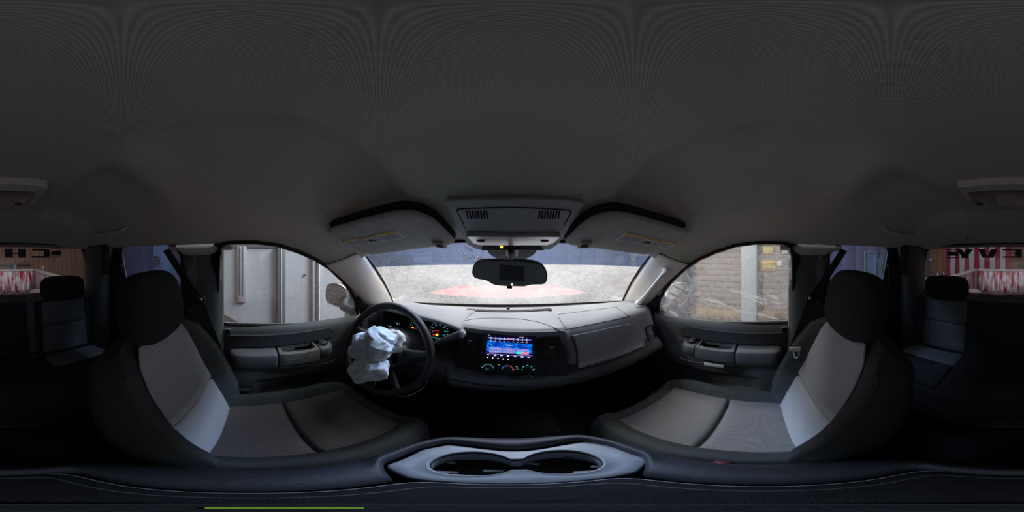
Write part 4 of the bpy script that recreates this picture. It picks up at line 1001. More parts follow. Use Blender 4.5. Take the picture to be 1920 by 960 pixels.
for k in range(NT):
    t = 2*pi*k/NT; a, b = HR[k], TR[k]
    f = lambda r_, z: V((r_*cos(t), CU[1]+r_*sin(t), z))
    P_.append([f(b, -.585), f(b, -.566), f(b-.003, -.562), f(lerp(a, b, .5), -.5605), f(a+.006, -.5605), f(a+.004, -.5585), f(a+.0015, -.5585), f(a, -.561), f(a-.001, -.572), f(a-.003, -.60), f(a-.004, -.640)])
tr_ = obj('cup_tray', grid(P_, True, False), M['tray'], con, ang=50, label='pale grey cup tray')
obj('cup_well', grid([[V(((HR[k]-.0015)*cos(2*pi*k/NT), CU[1]+(HR[k]-.0015)*sin(2*pi*k/NT), z)) for z in (-.566, -.60, -.66)] for k in range(NT)], True, False), M['rubber'], tr_)
obj('cup_floor', box((0, CU[1], -.645), (.20, .10, .004)), M['rubber'], tr_)
for k, (x, y, a_, l_) in enumerate(((-.07, .145, .4, .03), (-.045, .135, .1, .034), (-.025, .160, .2, .022), (.018, .190, -.3, .02), (.035, .135, 0, .03), (.062, .137, -.1, .03), (.085, .15, -.6, .022), (-.078, .185, -.4, .015), (.07, .20, .1, .014))):
    obj('rubber_finger', box((x, y, -.628+.003*(k % 3)), (l_, .010, .006), rot=Matrix.Rotation(a_, 3, 'Z')@Matrix.Rotation(.5, 3, 'Y')), M['finger'] if 'finger' in M else M['silver'], tr_, bev=.002)
# lid behind the cups
def lid_pts(k_, z):
    out = []
    for t in [2*pi*k/96 for k in range(96)]:
        x, y = sup(t, .0745*k_, .110*(k_*.5+.5), 7); out.append(V((x, y-.017, z)))
    return out
ld = obj('armrest_lid', capped([lid_pts(1, -.60), lid_pts(1, -.563), lid_pts(.96, -.556), lid_pts(.8, -.555)]), M['carpet'], con, ang=50, label='black armrest lid')
obj('lid_bead', tube(lid_pts(1.02, -.5605), .0011, 5, True), M['dash'], ld)  # pale bead draws the thin highlight along the lid seam
obj('lid_bead', tube(lid_pts(.80, -.5548), .0013, 5, True), M['bpil'], ld)
cs = thing('camera_stand_base', (CX, 0, -.555), 'small round black camera stand base on the armrest lid', 'stand base')
fz = Fr((CX, 0, -.552), (1, 0, 0), (0, 1, 0))
obj('base_disc', lathe(fz, [(.028, -.002), (.028, .002), (.026, .004), (.002, .0042)], 40), M['black'], cs)
obj('rim_line', tube([fz.pt(.0272*cos(t), .0272*sin(t), .003) for t in [2*pi*k/48 for k in range(48)]], .0011, 5, True), M['bpil'], cs)
obj('green_mark', arc(fz, 0, 0, .0105, .0165, 140, 196, .0048), pm('lime green', (.45, .75, .05), .5), cs, label='lime green mark')
# ================================================= rear bench
rb = thing('rear_bench', (0, -.75, -1.0), 'dark rear bench seat with dull blue grey inserts', 'seat')
M['rins'] = fabric('dark ribbed rear cloth', (.20, .23, .25), (.12, .14, .155), .0045, .4, .92, rows='x')
M['rbol'] = pm('dark rear seat cloth', (.035, .04, .044), .92, .15, 25, .4, 1500)
rows = []
for j in range(25):
    h = j/24; y = -.885-.055*h; z = -.68+.40*h
    row = [V((x, y-.012*math.cos(x*pi/.62)*0+.02*ss(abs(x), .60, .68)*-1, z)) for x in [-.66+1.32*i/40 for i in range(41)]]
    row += [V((.66, y-.10, z)), V((0, y-.11, z)), V((-.66, y-.10, z))]; rows.append(row)
bb = obj('bench_back', capped(rows), M['rbol'], rb, ang=60, bev=.01)
rows = []
for j in range(31):
    t = j/30; y = -.93+.48*t; z = -.645+.028*sin(pi*t)-.06*ss(t, .88, 1)
    rows.append([V((x, y, z-.006*math.exp(-((abs(x)-.14)/.01)**2)-.03*ss(abs(x), .62, .67))) for x in [-.67+1.34*i/60 for i in range(61)]]+[V((.67, y, -.80)), V((-.67, y, -.80))])
bc = obj('bench_cushion', capped(rows), M['rbol'], rb, ang=60)
for s in (-1, 1):
    def slab(x0, x1, f, nm, par, m_=M['rins']):
        R_ = []
        for j in range(21):
            t = j/20; row = []
            for i in range(21):
                q = i/20; o, n_ = f(lerp(x0, x1, q), t); puff = .010*(1-abs(2*q-1)**8)*(1-abs(2*t-1)**8); row.append(o+n_*puff)
            R_.append(row)
        return obj(nm, grid(R_), m_, par, solid=-.003)
    fb_ = lambda h0, h1: (lambda x, t: (V((x, -.884-.055*lerp(h0, h1, t), -.68+.40*lerp(h0, h1, t))), V((0, 1, .1)).normalized()))
    slab(s*.29, s*.585, fb_(.12, .60), 'back_insert', bb); slab(s*.29, s*.585, fb_(.61, .99), 'back_insert', bb)
    fc_ = lambda t0, t1: (lambda x, t: (V((x, -.93+.48*lerp(t0, t1, t), -.643+.028*sin(pi*lerp(t0, t1, t)))), V((0, 0, 1))))
    slab(s*.28, s*.60, fc_(.16, .46), 'cushion_insert', bc); slab(s*.28, s*.60, fc_(.47, .86), 'cushion_insert', bc, M['rbol'])
    hr = obj('headrest', ellip((s*.435, -.945, -.205), (.148, .055, .078), .55, 36, 20), M['head'], rb, label='black rear headrest')
# rear middle belt and buckles
rbt = thing('rear_seat_belt', (-.22, -.9, -.62), 'grey lilac lap and shoulder belt down the rear bench', 'seat belt')
P_ = [PY(u, v, -.872) for u, v in ((56, 552), (57, 575), (58, 600), (60, 630), (62, 660))]
obj('strap', capped([[p+V((w_, th, 0)) for w_, th in ((-.020, 0), (.020, 0), (.020, .002), (-.020, .002))] for p in P_]), M['belt2'], rbt)
p = PY(63, 672, -.865); bkl = obj('belt_buckle', box(p, (.04, .012, .06)), M['belt2'], rbt, bev=.004)
p = PY(70, 707, -.84); obj('release_button', box(p, (.032, .018, .014)), M['redbtn'], rbt, bev=.003, label='red release button')
p = PY(1796, 701, -.84); rb2 = tag(obj('belt_buckle', box(p, (.03, .02, .05)), M['black'], bev=.004), 'black belt buckle with dull red top on the passenger side bench', 'buckle'); obj('button_top', box(p+V((0, .004, .022)), (.024, .016, .012)), pm('dull red', (.12, .01, .01), .5), rb2)
cp = tag(obj('jacket', ellip((-.53, -.60, -.62), (.09, .12, .018), .8), pm('dusty blue vinyl', (.10, .13, .18), .6, .2, 20)), 'folded blue grey cloth on the driver side rear cushion', 'cloth')

# ================================================= overhead console, dome light
OF = Fr((.005, .455, .075), (1, 0, 0), V((0, -.60, .62)))      # ey runs rearwards and up, n points down to the viewer
if OF.n.z > 0: OF.n = -OF.n
oc = thing('overhead_console', (0, .45, .10), 'grey trapezoid overhead console with speaker slots and map lights', 'overhead console')
def OP(L): return OF.px(L)
o1 = OP([(835, 378), (836, 376), (852, 374.5), (905, 372.5), (963, 372), (1020, 372.5), (1075, 375.5), (1093, 380), (1093, 384), (1078, 408), (1060, 438), (1046, 458), (1032, 467), (1015, 469), (963, 469), (915, 469), (893, 467), (876, 458), (860, 430), (846, 402)])
o1 = [(a, b) for a, b in o1]
obj('console_frame', soft(OF, o1, -.05, .004, .006), M['over'], oc, ang=30)
def grow(L, k): ca_ = sum(p[0] for p in L)/len(L); cb2 = sum(p[1] for p in L)/len(L); return [(ca_+(a-ca_)*k, cb2+(b-cb2)*k) for a, b in L]
o2 = OP([(857, 392), (860, 390), (905, 388), (963, 387), (1020, 389), (1066, 392), (1070, 396), (1060, 415), (1046, 437), (1036, 451), (1026, 456), (963, 456), (900, 456), (887, 452), (878, 438), (868, 415)])
obj('console_gap', soft(OF, grow(o2, 1.014), .002, .0048, .0005), M['rubber'], oc, smooth=False)
o3 = OP([(858.5, 393), (862, 391), (905, 389.2), (963, 388.2), (1019, 390.2), (1065, 393.3), (1068, 396.5), (1058, 416), (1050, 433.5), (963, 433.2), (875, 431.5), (869, 414)])
dr = obj('sunglass_door', soft(OF, o3, .002, .0075, .002), M['over'], oc, ang=30)
for u0, u1, sl in ((876, 912, 1), (1012, 1048, -1)):
    for k in range(8):
        u = lerp(u0, u1, k/7); p0 = OF.hit(u, 392.5); p1 = OF.hit(u+sl*2.6-(.0 if sl > 0 else 0), 407)
        wdt = .0022; obj('speaker_slot', prism(OF, [(p0[0]-wdt, p0[1]), (p0[0]+wdt, p0[1]), (p1[0]+wdt, p1[1]), (p1[0]-wdt, p1[1])], .0070, .0080), M['rubber'], dr, smooth=False)
M['lens'] = pm('metallic lens for dash reflection', (.80, .80, .82), .38, .06, 40, metal=1, stretch=(3, 60, 60))  # made metallic so the lens brightens by mirroring the dash top
o4 = OP([(876, 433), (963, 434), (1049, 434), (1037, 452), (1027, 457), (963, 457.5), (898, 457), (886, 452)])
bmx, bmn = max(p[1] for p in o4), min(p[1] for p in o4); lc = lambda b: .006+.020*(b-bmn)/(bmx-bmn)
if OF.hit(963, 441)[1] < OF.hit(963, 457)[1]: lc = lambda b: .006+.020*(bmx-b)/(bmx-bmn)
obj('lens_tilt_wedge', capped([[OF.pt(a, b, .002) for a, b in o4], [OF.pt(a, b, lc(b)) for a, b in o4]]), M['over'], oc, ang=30, bev=.002)  # added wedge, tilts the lens to reflect the bright dash top
ln = obj('map_light_lens', capped([[OF.pt(a, b, lc(b)-.0005) for a, b in grow(o4, .97)], [OF.pt(a, b, lc(b)+.0012) for a, b in grow(o4, .96)]]), M['lens'], oc, ang=30)
for u in (903, 1019):
    a, b = OF.hit(u, 443); obj('light_button', soft(OF, circ(a, b, .013, 20, .0060), .005, lc(b)+.003, .0015), M['black2'], ln)
obj('lens_bar', soft(OF, OP([(886, 452.5), (1036, 453), (1022, 455.5), (900, 455)]), .006, .0085, .001), M['steel'], ln)
o5 = OP([(905, 459), (1015, 459.5), (1018, 467), (903, 467)])
ip = obj('indicator_panel', soft(OF, o5, .002, .006, .001), M['black'], oc)
obj('airbag_indicator', prism(OF, OP([(937.5, 458.8), (943, 458.8), (943, 462.4), (937.5, 462.4)]), .005, .0066), em('amber indicator', (1, .42, .03), 2.2), ip, smooth=False)
# rear dome light
DF = Fr((.03, -.50, .222), (-1, 0, 0), V((0, .97, .12)))
if DF.n.z > 0: DF.n = -DF.n
dl = thing('dome_light', (.03, -.50, .22), 'rectangular rear dome light in a raised grey bezel', 'dome light')
def DP(L): return DF.px([(u if u < 960 else u-1920, v) for u, v in L])
d1 = DP([(1795, 346), (1840, 341), (1890, 339), (1930, 339), (1980, 341), (2006, 345), (2010, 349), (2000, 362), (1985, 377), (1975, 383), (1920, 384), (1850, 384), (1828, 382), (1812, 368)])
obj('dome_bezel', soft(DF, d1, -.03, .012, .006), M['liner_edge'], dl, ang=30)
d2 = DP([(1812, 353), (1860, 349), (1920, 348.5), (1975, 351), (1989, 354), (1976, 373), (1968, 380), (1920, 381), (1838, 381), (1826, 374)])
ln = obj('dome_lens', soft(DF, d2, .010, .0145, .002), pm('smoked lens', (.10, .09, .11), .15), dl, ang=30)
obj('lens_edge', tube([DF.pt(a, b, .0145) for a, b in d2], .0016, 6, True), M['liner_edge'], ln)
for u in (1838, 1955): a, b = DF.hit(u if u < 960 else u-1920, 377); obj('light_button', soft(DF, circ(a, b, .014, 18, .008), .013, .017, .001), M['black2'], ln)

# ================================================= sun visors
for s in (-1, 1):
    side = 'driver' if s < 0 else 'passenger'
    vs = thing('sun_visor', (s*.36, .38, .07), 'grey %s side sun visor with a yellow and white warning label' % side, 'sun visor', 'sun visors')
    c = [V((.168, .506, .040)), V((.53, .455, .022)), V((.585, .268, .082)), V((.218, .362, .130))]
    o = (c[0]+c[1]+c[2]+c[3])/4; ex = (c[1]-c[0]).normalized(); ex = (ex+(c[2]-c[3]).normalized()).normalized(); ey = (c[3]-c[0]); ey = (ey-ex*ey.dot(ex)).normalized()
    mir = lambda v: V((s*v.x, v.y, v.z)); VF = Fr(mir(o), mir(ex), mir(ey))
    if VF.n.z > 0: VF.n = -VF.n
    q = [((p-o).dot(ex), (p-o).dot(ey)) for p in c]
    # rounded outline
    def rc(pts, r_):
        out = []; n = len(pts)
        for i in range(n):
            p, a, b = V(pts[i]), V(pts[i-1]), V(pts[(i+1) % n]); rr_ = r_[i]
            p0 = p+(a-p).normalized()*rr_; p1 = p+(b-p).normalized()*rr_
            for k in range(7): t = k/6; out.append(tuple((p0*(1-t)**2+p*2*t*(1-t)+p1*t*t)))
        return out
    ol = rc(q, [.03, .05, .04, .09]); 
    ca_ = sum(p[0] for p in ol)/len(ol); cb2 = sum(p[1] for p in ol)/len(ol)
    rg = lambda c_, k: [VF.pt(ca_+(a-ca_)*k, cb2+(b-cb2)*k, c_) for a, b in ol]
    obj('visor_pad', capped([rg(-.014, .96), rg(-.010, .99), rg(-.004, 1.0), rg(.001, .99), rg(.004, .96), rg(.006, .85), rg(.0065, .4)]), M['liner_edge'], vs, ang=60)
    # dark recess behind
    ol2 = rc([(a*1.025+.0, b*1.05+.010) for a, b in q], [.03, .05, .04, .09])
    obj('visor_recess', capped([[VF.pt(a, b, -.030) for a, b in ol2], [VF.pt(a, b, -.016) for a, b in ol2]]), M['rubber'], vs)
    # warning label
    LP = [(642, 450), (746, 429), (762, 443.5), (662, 458.5)]
    if s > 0: LP = [(1170, 433), (1267, 454), (1250, 463), (1153, 447.5)]
    lp = VF.px(LP)
    bl = lambda i, j: (lerp(lerp(lp[0][0], lp[1][0], i), lerp(lp[3][0], lp[2][0], i), j), lerp(lerp(lp[0][1], lp[1][1], i), lerp(lp[3][1], lp[2][1], i), j))
    def qd(i0, i1, j0, j1, c0, bm=None): return prism(VF, [bl(i0, j0), bl(i1, j0), bl(i1, j1), bl(i0, j1)], .0045, c0, bm)
    lb = obj('warning_label', qd(0, 1, 0, 1, .0080), pm('label paper %s' % side, (.80, .80, .80), .6), vs, smooth=False)
    obj('label_band', qd(.02, .98, .03, .24, .0084), pm('label yellow %s' % side, (.85, .58, .10), .6), lb, smooth=False)
    bm = bmesh.new()
    for r_ in range(5):
        for i0 in (.03, .56): qd(i0, i0+.40, .34+.12*r_, .38+.12*r_, .0083, bm)
    qd(.34, .66, .10, .16, .0087, bm)
    obj('label_print', bm, pm('label print %s' % side, (.16, .16, .19), .6), lb, smooth=False)
    bm = bmesh.new(); qd(.44, .475, .45, .85, .0086, bm); qd(.485, .50, .40, .8, .0086, bm); qd(.51, .545, .5, .9, .0086, bm)
    obj('label_pictogram', bm, M['ink'], lb, smooth=False)
    # retaining clip
    cpx = [(811, 449), (832, 450), (838, 459), (818, 457)] if s < 0 else [(1089, 449), (1109, 449), (1103, 459), (1082, 459)]
    cp_ = VF.px(cpx); ck = obj('visor_clip', soft(VF, cp_ if s < 0 else cp_, .004, .016, .002), M['liner_edge'], vs, smooth=False)
    m0 = [sum(p[i] for p in cp_)/4 for i in (0, 1)]; obj('clip_slot', prism(VF, [(m0[0]+(a-m0[0])*.6, m0[1]+(b-m0[1])*.55) for a, b in cp_], .015, .0168), M['rubber'], ck, smooth=False)
    # pivot rod
    obj('visor_rod', tube([VF.pt(q[0][0]+.02, q[0][1]+.012, -.004), VF.pt(q[1][0]-.02, q[1][1]+.012, -.004)], .004, 8), M['silver'], vs)

# ================================================= rear view mirror
MF = Fr((.008, .475, -.052), V((1, -.06, 0)), V((0, -.18, 1)))
MF.ey = (MF.ey-MF.ex*MF.ey.dot(MF.ex)).normalized(); MF.n = MF.ex.cross(MF.ey)
rm = thing('rear_view_mirror', MF.o, 'black rear view mirror hung from the windshield below the overhead console', 'mirror')
mo = MF.px([(884, 512), (886, 501), (892, 492), (905, 488.5), (950, 488.5), (990, 490), (1012, 494), (1022, 502), (1027, 515), (1026, 527), (1020, 533), (1008, 534), (996, 534.5), (984, 537.5), (970, 537.5), (940, 536.5), (925, 534), (910, 526), (894, 523), (887, 519)])
mo = [(p.x, p.y) for p in cat([V((a, b, 0)) for a, b in mo]+[V((*mo[0], 0))], 80)][:-1]
obj('mirror_housing', soft(MF, mo, -.030, .0, .006), M['black'], rm, ang=35)
obj('mirror_glass', soft(MF, grow(mo, .955), -.002, .0012, .0008), M['mirror'], rm, ang=25)
dsp = obj('display_window', prism(MF, MF.px([(937, 496), (983, 499), (982.5, 527), (936, 524.5)]), .0008, .0018), pm('display grey', (.10, .105, .11), .35), rm, smooth=False)
for k, (u, mt) in enumerate(((940, 'dash'), (950, 'dash'), (960, 'e_led'))):
    if mt == 'e_led': M['e_led'] = em('mirror led', (.75, .8, .35), 1.6)
    a, b = MF.hit(u, 531.5+k*.8); obj('mirror_button', lathe(Fr(MF.pt(a, b), MF.ex, MF.ey), [(.0030, 0), (.003, .0025), (.001, .003)], 12), M[mt], rm)
obj('bottom_sensor', soft(MF, MF.px([(950, 535.5), (960.5, 536), (960, 542), (950.5, 541.5)]), -.012, -.002, .001), M['black'], rm)
top = MF.pt(*MF.hit(955, 487), -.012); up_ = V((.008, .545, .035))
obj('mount_arm', tube([top+V((0, 0, -.02)), lerp(top, up_, .35)+V((0, -.006, .0)), lerp(top, up_, .7), up_], [.010, .008, .006, .010], 12), M['chrome'], rm, label='chrome mount arm')
obj('mount_joint', ellip(lerp(top, up_, .45)+V((0, -.004, 0)), (.010, .009, .011)), M['rubber'], rm)
obj('mount_cover', soft(Fr((.008, .556, .022), (1, 0, 0), V((0, -.62, .62))), circ(0, 0, .085, 32, .055), -.003, .001, .001), pm('frit grey', (.10, .11, .13), .6), rm)
for q in (-1, 1): obj('mount_button', soft(Fr((.008+q*.016, .548, .018), (1, 0, 0), V((0, -.62, .62))), rr(0, 0, .010, .050, .003), -.002, .003, .001), M['white'], rm)

# ================================================= outside parts of the truck
hd = thing('truck_hood', (0, 1.7, -.4), 'long red hood of the truck with raised ribs, wet with soap', 'hood')
M['hood'] = pm('soapy red paint', (.46, .10, .10), .85, 0, 9, .2, 60, col2=(.36, .05, .05), thr=(.35, .65), spec=.1)
rows = []
for j in range(41):
    y = 1.03+1.55*j/40; row = []
    for i in range(61):
        a = -1+i/30; x = a*(.92-.10*(j/40))
        z = -.350-.085*(j/40)-.10*(j/40)**5-.03*abs(a)**3-.20*ss(abs(a), .95, 1)
        z += .022*(ss(abs(a), .62, .52)*(1-ss(j/40, .8, 1)))*ss(j/40, .0, .12)-.010*math.exp(-(a/.18)**2)
        row.append(V((x, y, z)))
    rows.append(row)
obj('hood_skin', grid(rows), M['hood'], hd, solid=-.01)
obj('front_face', box((0, 2.60, -.80), (1.60, .06, .62)), M['red'], hd, bev=.03)
cw = thing('cowl', (0, 1.02, -.36), 'black wiper cowl at the foot of the windshield', 'cowl'); 
obj('cowl_panel', grid([[V((x/10, .965-.13*(abs(x)/7)**2+d_, z)) for d_, z in ((.0, -.325), (.03, -.338), (.08, -.345), (.14, -.36))] for x in range(-8, 9)]), M['black'], cw, solid=-.01)
for k, (x0, x1) in enumerate(((-.50, .05), (.08, .58))):
    wp = thing('wiper', (x0, .93, -.31), 'black wiper blade resting low on the %s half of the windshield' % ('driver' if k == 0 else 'passenger'), 'wiper', 'windshield wipers')
    f_ = lambda x: V((x, wb(x/.7).y-.002+.018, wb(x/.7).z+.020))
    obj('blade', tube([f_(lerp(x0, x1, t/12)) for t in range(13)], .006, 6), M['rubber'], wp)
    obj('wiper_arm', tube([f_(lerp(x0, x1, .5))+V((0, .01, .006)), f_(lerp(x0, x1, .9))+V((0, .03, -.005)), f_(x1)+V((.03, .05, -.03))], .006, 6), M['black'], wp)
# wing mirrors
M['foams'] = pm('foam covered shell', (.75, .78, .82), .7, .25, 22, .4, 60)
for s in (-1, 1):
    side = 'driver' if s < 0 else 'passenger'
    wm = thing('wing_mirror', (s*1.0, .52, -.3), 'chrome backed wing mirror outside the %s window' % side, 'wing mirror', 'wing mirrors')
    c = PX(630, 554, -.98); ctr = V((-s*c.x, c.y, c.z)); nrm = V((-s*.55, -.83, .02)).normalized(); exw = V((0, 0, 1)).cross(nrm).normalized()*1
    wf = Fr(ctr, exw, nrm.cross(exw)); wf.n = nrm
    sg = 1 if (exw.x*s) > 0 else -1      # a positive: outward
    ol = [(sg*a, b) for a, b in [(p.x, p.y) for p in cat([V(q) for q in ((-.070, .060, 0), (-.02, .085, 0), (.05, .080, 0), (.078, .05, 0), (.080, -.03, 0), (.060, -.066, 0), (-.03, -.085, 0), (-.072, -.06, 0), (-.08, 0, 0), (-.070, .060, 0))], 50)][:-1]]
    rg = lambda c_, k: [wf.pt(a*k, b*k, c_) for a, b in ol]
    obj('mirror_shell', capped([rg(-.11, .45), rg(-.10, .70), rg(-.07, .92), rg(-.03, 1.0), rg(.0, 1.0), rg(.003, .97), rg(-.004, .93)]), M['steel'] if s < 0 else M['foams'], wm, ang=50)
    obj('mirror_glass', capped([rg(-.006, .93), rg(-.003, .92)]), M['wetmir'], wm, label='rain spotted mirror glass') if 'wetmir' in M else None
    obj('mirror_arm', tube([ctr+wf.ex*(-sg*.05)-nrm*.05+V((0, 0, -.02)), V((s*.86, .55, -.33)), V((s*.79, .57, -.34))], [.032, .028, .03], 10), M['black2'], wm)
# body sides and bed
bs = thing('truck_bed', (0, -2.2, -1.2), 'red pickup bed streaked with white foam, tailgate closed', 'truck bed')
m, nt, out = newmat('foamy red paint'); L = nt.links.new
b = N(nt, 'BsdfPrincipled', i_Roughness=.4); tc = N(nt, 'TexCoord'); mp = N(nt, 'Mapping'); mp.inputs['Scale'].default_value = (16, 10, 3.0); L(tc.outputs['Object'], mp.inputs[0])
nz = N(nt, 'TexNoise', i_Scale=1., i_Detail=6., i_Roughness=.65); L(mp.outputs[0], nz.inputs['Vector'])
r = N(nt, 'ValToRGB'); r.color_ramp.elements[0].position = .41; r.color_ramp.elements[0].color = (.32, .012, .02, 1); r.color_ramp.elements[1].position = .56; r.color_ramp.elements[1].color = (.62, .64, .68, 1)
L(nz.outputs['Fac'], r.inputs[0]); L(r.outputs[0], b.inputs['Base Color']); L(b.outputs[0], out.inputs[0]); M['foam'] = m
M['foamw'] = pm('white foam', (.62, .64, .68), .8, .25, 8, .4, 60, col2=(.35, .30, .32), thr=(.35, .55))
tg = obj('tailgate_panel', box((0, -3.13, -.50), (1.52, .05, .42)), M['foam'], bs)
for k in range(15):
    x = -.66+.094*k
    if abs(x) > .12: obj('tailgate_rib', box((x, -3.098, -.52), (.045, .02, .30)), M['foam'], tg, bev=.008)
obj('latch_panel', box((0, -3.095, -.48), (.22, .02, .22)), M['foam'], tg, bev=.01)
obj('tailgate_cap', box((0, -3.13, -.275), (1.62, .08, .035)), M['steelb'] if 'steelb' in M else M['silver'], bs, bev=.008)
for s in (-1, 1):
    obj('bed_side', box((s*.80, -2.17, -.52), (.06, 1.95, .46)), M['foam'], bs)
    obj('bed_rail', box((s*.815, -2.17, -.275), (.11, 1.98, .035)), M['silver'], bs, bev=.008)
    obj('wheel_housing', ellip((s*.68, -2.2, -.70), (.16, .42, .20), .7), M['foamw'], bs)
obj('bed_floor', box((0, -2.17, -.76), (1.6, 1.98, .05)), M['foamw'], bs)
for k in range(9): obj('floor_rib', box((-.6+.15*k, -2.17, -.733), (.06, 1.94, .02)), M['foamw'], bs, bev=.005)
obj('bed_front', box((0, -1.17, -.53), (1.6, .04, .50)), M['foam'], bs)
for s in (-1, 1):
    fn = tag(obj('truck_body_side', box((s*.90, .2, -.92), (.16, 4.4, .76)), M['red'], bev=.04), 'red outer body flank of the truck on the %s side' % ('driver' if s < 0 else 'passenger'), 'car body')
    fn['kind'] = 'structure'
# ================================================= the garage around the truck
M['conc'] = pm('wet concrete', (.30, .29, .27), .35, .2, 2, .3, 60)
M['gsteel'] = pm('galvanised panel', (.40, .43, .46), .6, .06, 3, 0, 60, stretch=(1, 8, 1))
M['gpost'] = pm('dark steel post', (.10, .105, .115), .5, .12, 30, stretch=(1, 1, 12))
M['gpost2'] = pm('light steel rail', (.38, .39, .41), .5, .1, 20)
M['plank'] = pm('weathered plank', (.34, .28, .23), .8, .18, 3, .4, 40, stretch=(2, 1, 14))
M['board'] = pm('varnished brown board', (.33, .19, .115), .7, .22, 3, .3, 60, stretch=(9, 9, .8))
M['bluew'] = pm('blue steel siding', (.42, .48, .60), .6, .08, 2)
M['frontw'] = pm('pale front block', (.50, .53, .53), .8, .06, 3)
M['whitew'] = pm('white painted block', (.78, .80, .80), .8, .05, 3)
M['purple'] = pm('violet grey siding', (.26, .22, .32), .7, .1, 3)
M['beam'] = pm('brown beam', (.20, .15, .12), .8, .2, 6)
def wall(nm, lab): 
    t = thing(nm, (0, 0, -1.65), lab, 'wall'); t['kind'] = 'structure'; return t
gr = struct(obj('ground', box((-1.3, -.5, -1.70), (11.6, 14.2, .1)), M['conc']), 'wet grey concrete garage ground under the truck', 'ground')
# ceiling with lamp fixtures
gc = struct(obj('garage_ceiling', box((-1.3, -.5, 2.35), (11.6, 14.2, .1)), M['whitew']), 'white garage ceiling above the truck', 'ceiling')
# front wall: pale block below, blue siding above
wf_ = wall('wall_front', 'pale block front wall of the garage with blue steel siding above')
obj('block_base', box((-1.3, 5.45, -.95), (11.6, .2, 1.40)), M['frontw'], wf_)
for k in range(18): obj('siding_panel', box((-6.7+.585*k+.29, 5.42, 1.03), (.575, .12+.02*(k % 2), 2.56)), M['bluew'], wf_, bev=.01)
def at5(u, v, y=5.33): return PY(u, v, y)
def sign(nm, lab, cat_, u0, v0, u1, v1, y, th, mat, **k):
    a, b = PY(u0, v0, y), PY(u1, v1, y); return tag(obj(nm, box(((a.x+b.x)/2, y, (a.z+b.z)/2), (abs(b.x-a.x), th, abs(a.z-b.z))), mat, bev=.006), lab, cat_), Fr(((a.x+b.x)/2, y-th/2, (a.z+b.z)/2), (1, 0, 0), (0, 0, 1)), abs(b.x-a.x), abs(a.z-b.z)
bn, bf_, bw_, bh_ = sign('banner', 'blue banner with a row of dark capital letters high on the front wall', 'banner', 712, 462, 800, 479.5, 5.325, .03, pm('banner blue', (.30, .42, .70), .7))
obj('banner_text', txt(bf_, 'GTUUSZZGB', 0, -.04, .26, .002, sx=1.45), pm('banner ink', (.02, .03, .10), .6), bn, smooth=False)
nb, nf, nw, nh = sign('notice', 'small white printed notice left of the blue banner', 'notice', 692, 469, 711, 480, 5.34, .03, M['white'])
bm = bmesh.new()
for k in range(3): prism(nf, rr(0, nh*(.3-.3*k), nw*.8, nh*.07, .002), 0, .002, bm)
obj('notice_print', bm, M['ink'], nb, smooth=False)
# slanted 'Young' sign with a red tail
p0, p1 = PY(858, 471, 5.33), PY(908, 488, 5.33); an = atan2(p1.z-p0.z, p1.x-p0.x)
yf = Fr((p0+p1)/2, (cos(an), 0, sin(an)), (-sin(an), 0, cos(an))); Lg = (p1-p0).length
ys = thing('young_sign', (p0+p1)/2, 'slanted white Young lettering with a red swoosh tail on the front wall', 'sign')
ys.name = 'lettered_sign'
obj('lettering', txt(yf, 'Young', -.13, .01, .27, .02, sx=1.15), M['white'], ys, smooth=False)
obj('letter_outline', txt(yf, 'Young', -.115, -.012, .28, .0, sx=1.17), M['ink'], ys, smooth=False)
obj('swoosh', prism(yf, [(.20, -.07), (.24, .05), (.34, .07), (.50, .01), (.40, -.06)], -.01, .015), pm('sign red', (.45, .06, .04), .6), ys, smooth=False)
for k in range(2): obj('stripe', prism(yf, [(-.30, .18+.05*k), (-.02, .15+.05*k), (.02, .17+.05*k), (-.28, .21+.05*k)], -.01, .01), pm('stripe %d' % k, (.05, .06, .15) if k == 0 else (.3, .05, .06), .6), ys, smooth=False)
p0, p1 = PY(1052, 466, 5.34), PY(1104, 485, 5.34); an = atan2(p1.z-p0.z, p1.x-p0.x)
pf = Fr((p0+p1)/2, (cos(an), 0, sin(an)), (-sin(an), 0, cos(an)))
tag(obj('lettered_sign', txt(pf, 'PERFORMANCE', 0, 0, .24, .0, sx=.78), pm('faded yellow paint', (.62, .55, .38), .7), smooth=False), 'slanted faded yellow PERFORMANCE lettering on the blue siding', 'sign')
sh, sf, sw_, shh = sign('framed_board', 'pale lilac framed board on the front wall below the banner', 'board', 775, 481, 805, 494, 5.315, .05, pm('lilac board', (.55, .58, .78), .6))
bb_, _, _, _ = sign('crate', 'brown wooden crate stacked under the blue banner', 'crate', 737, 483, 772, 495, 5.17, .3, M['beam'])
dc, _, _, _ = sign('door_leaf', 'grey service door leaf at the left end of the front wall', 'door', 691, 480, 722, 560, 5.3, .06, pm('grey door', (.45, .42, .38), .6))
wd, _, _, _ = sign('lit_panel', 'bright white roll door panel low on the front wall', 'door panel', 905, 541, 1030, 556, 5.30, .04, pm('bright white', (.9, .9, .9), .5))
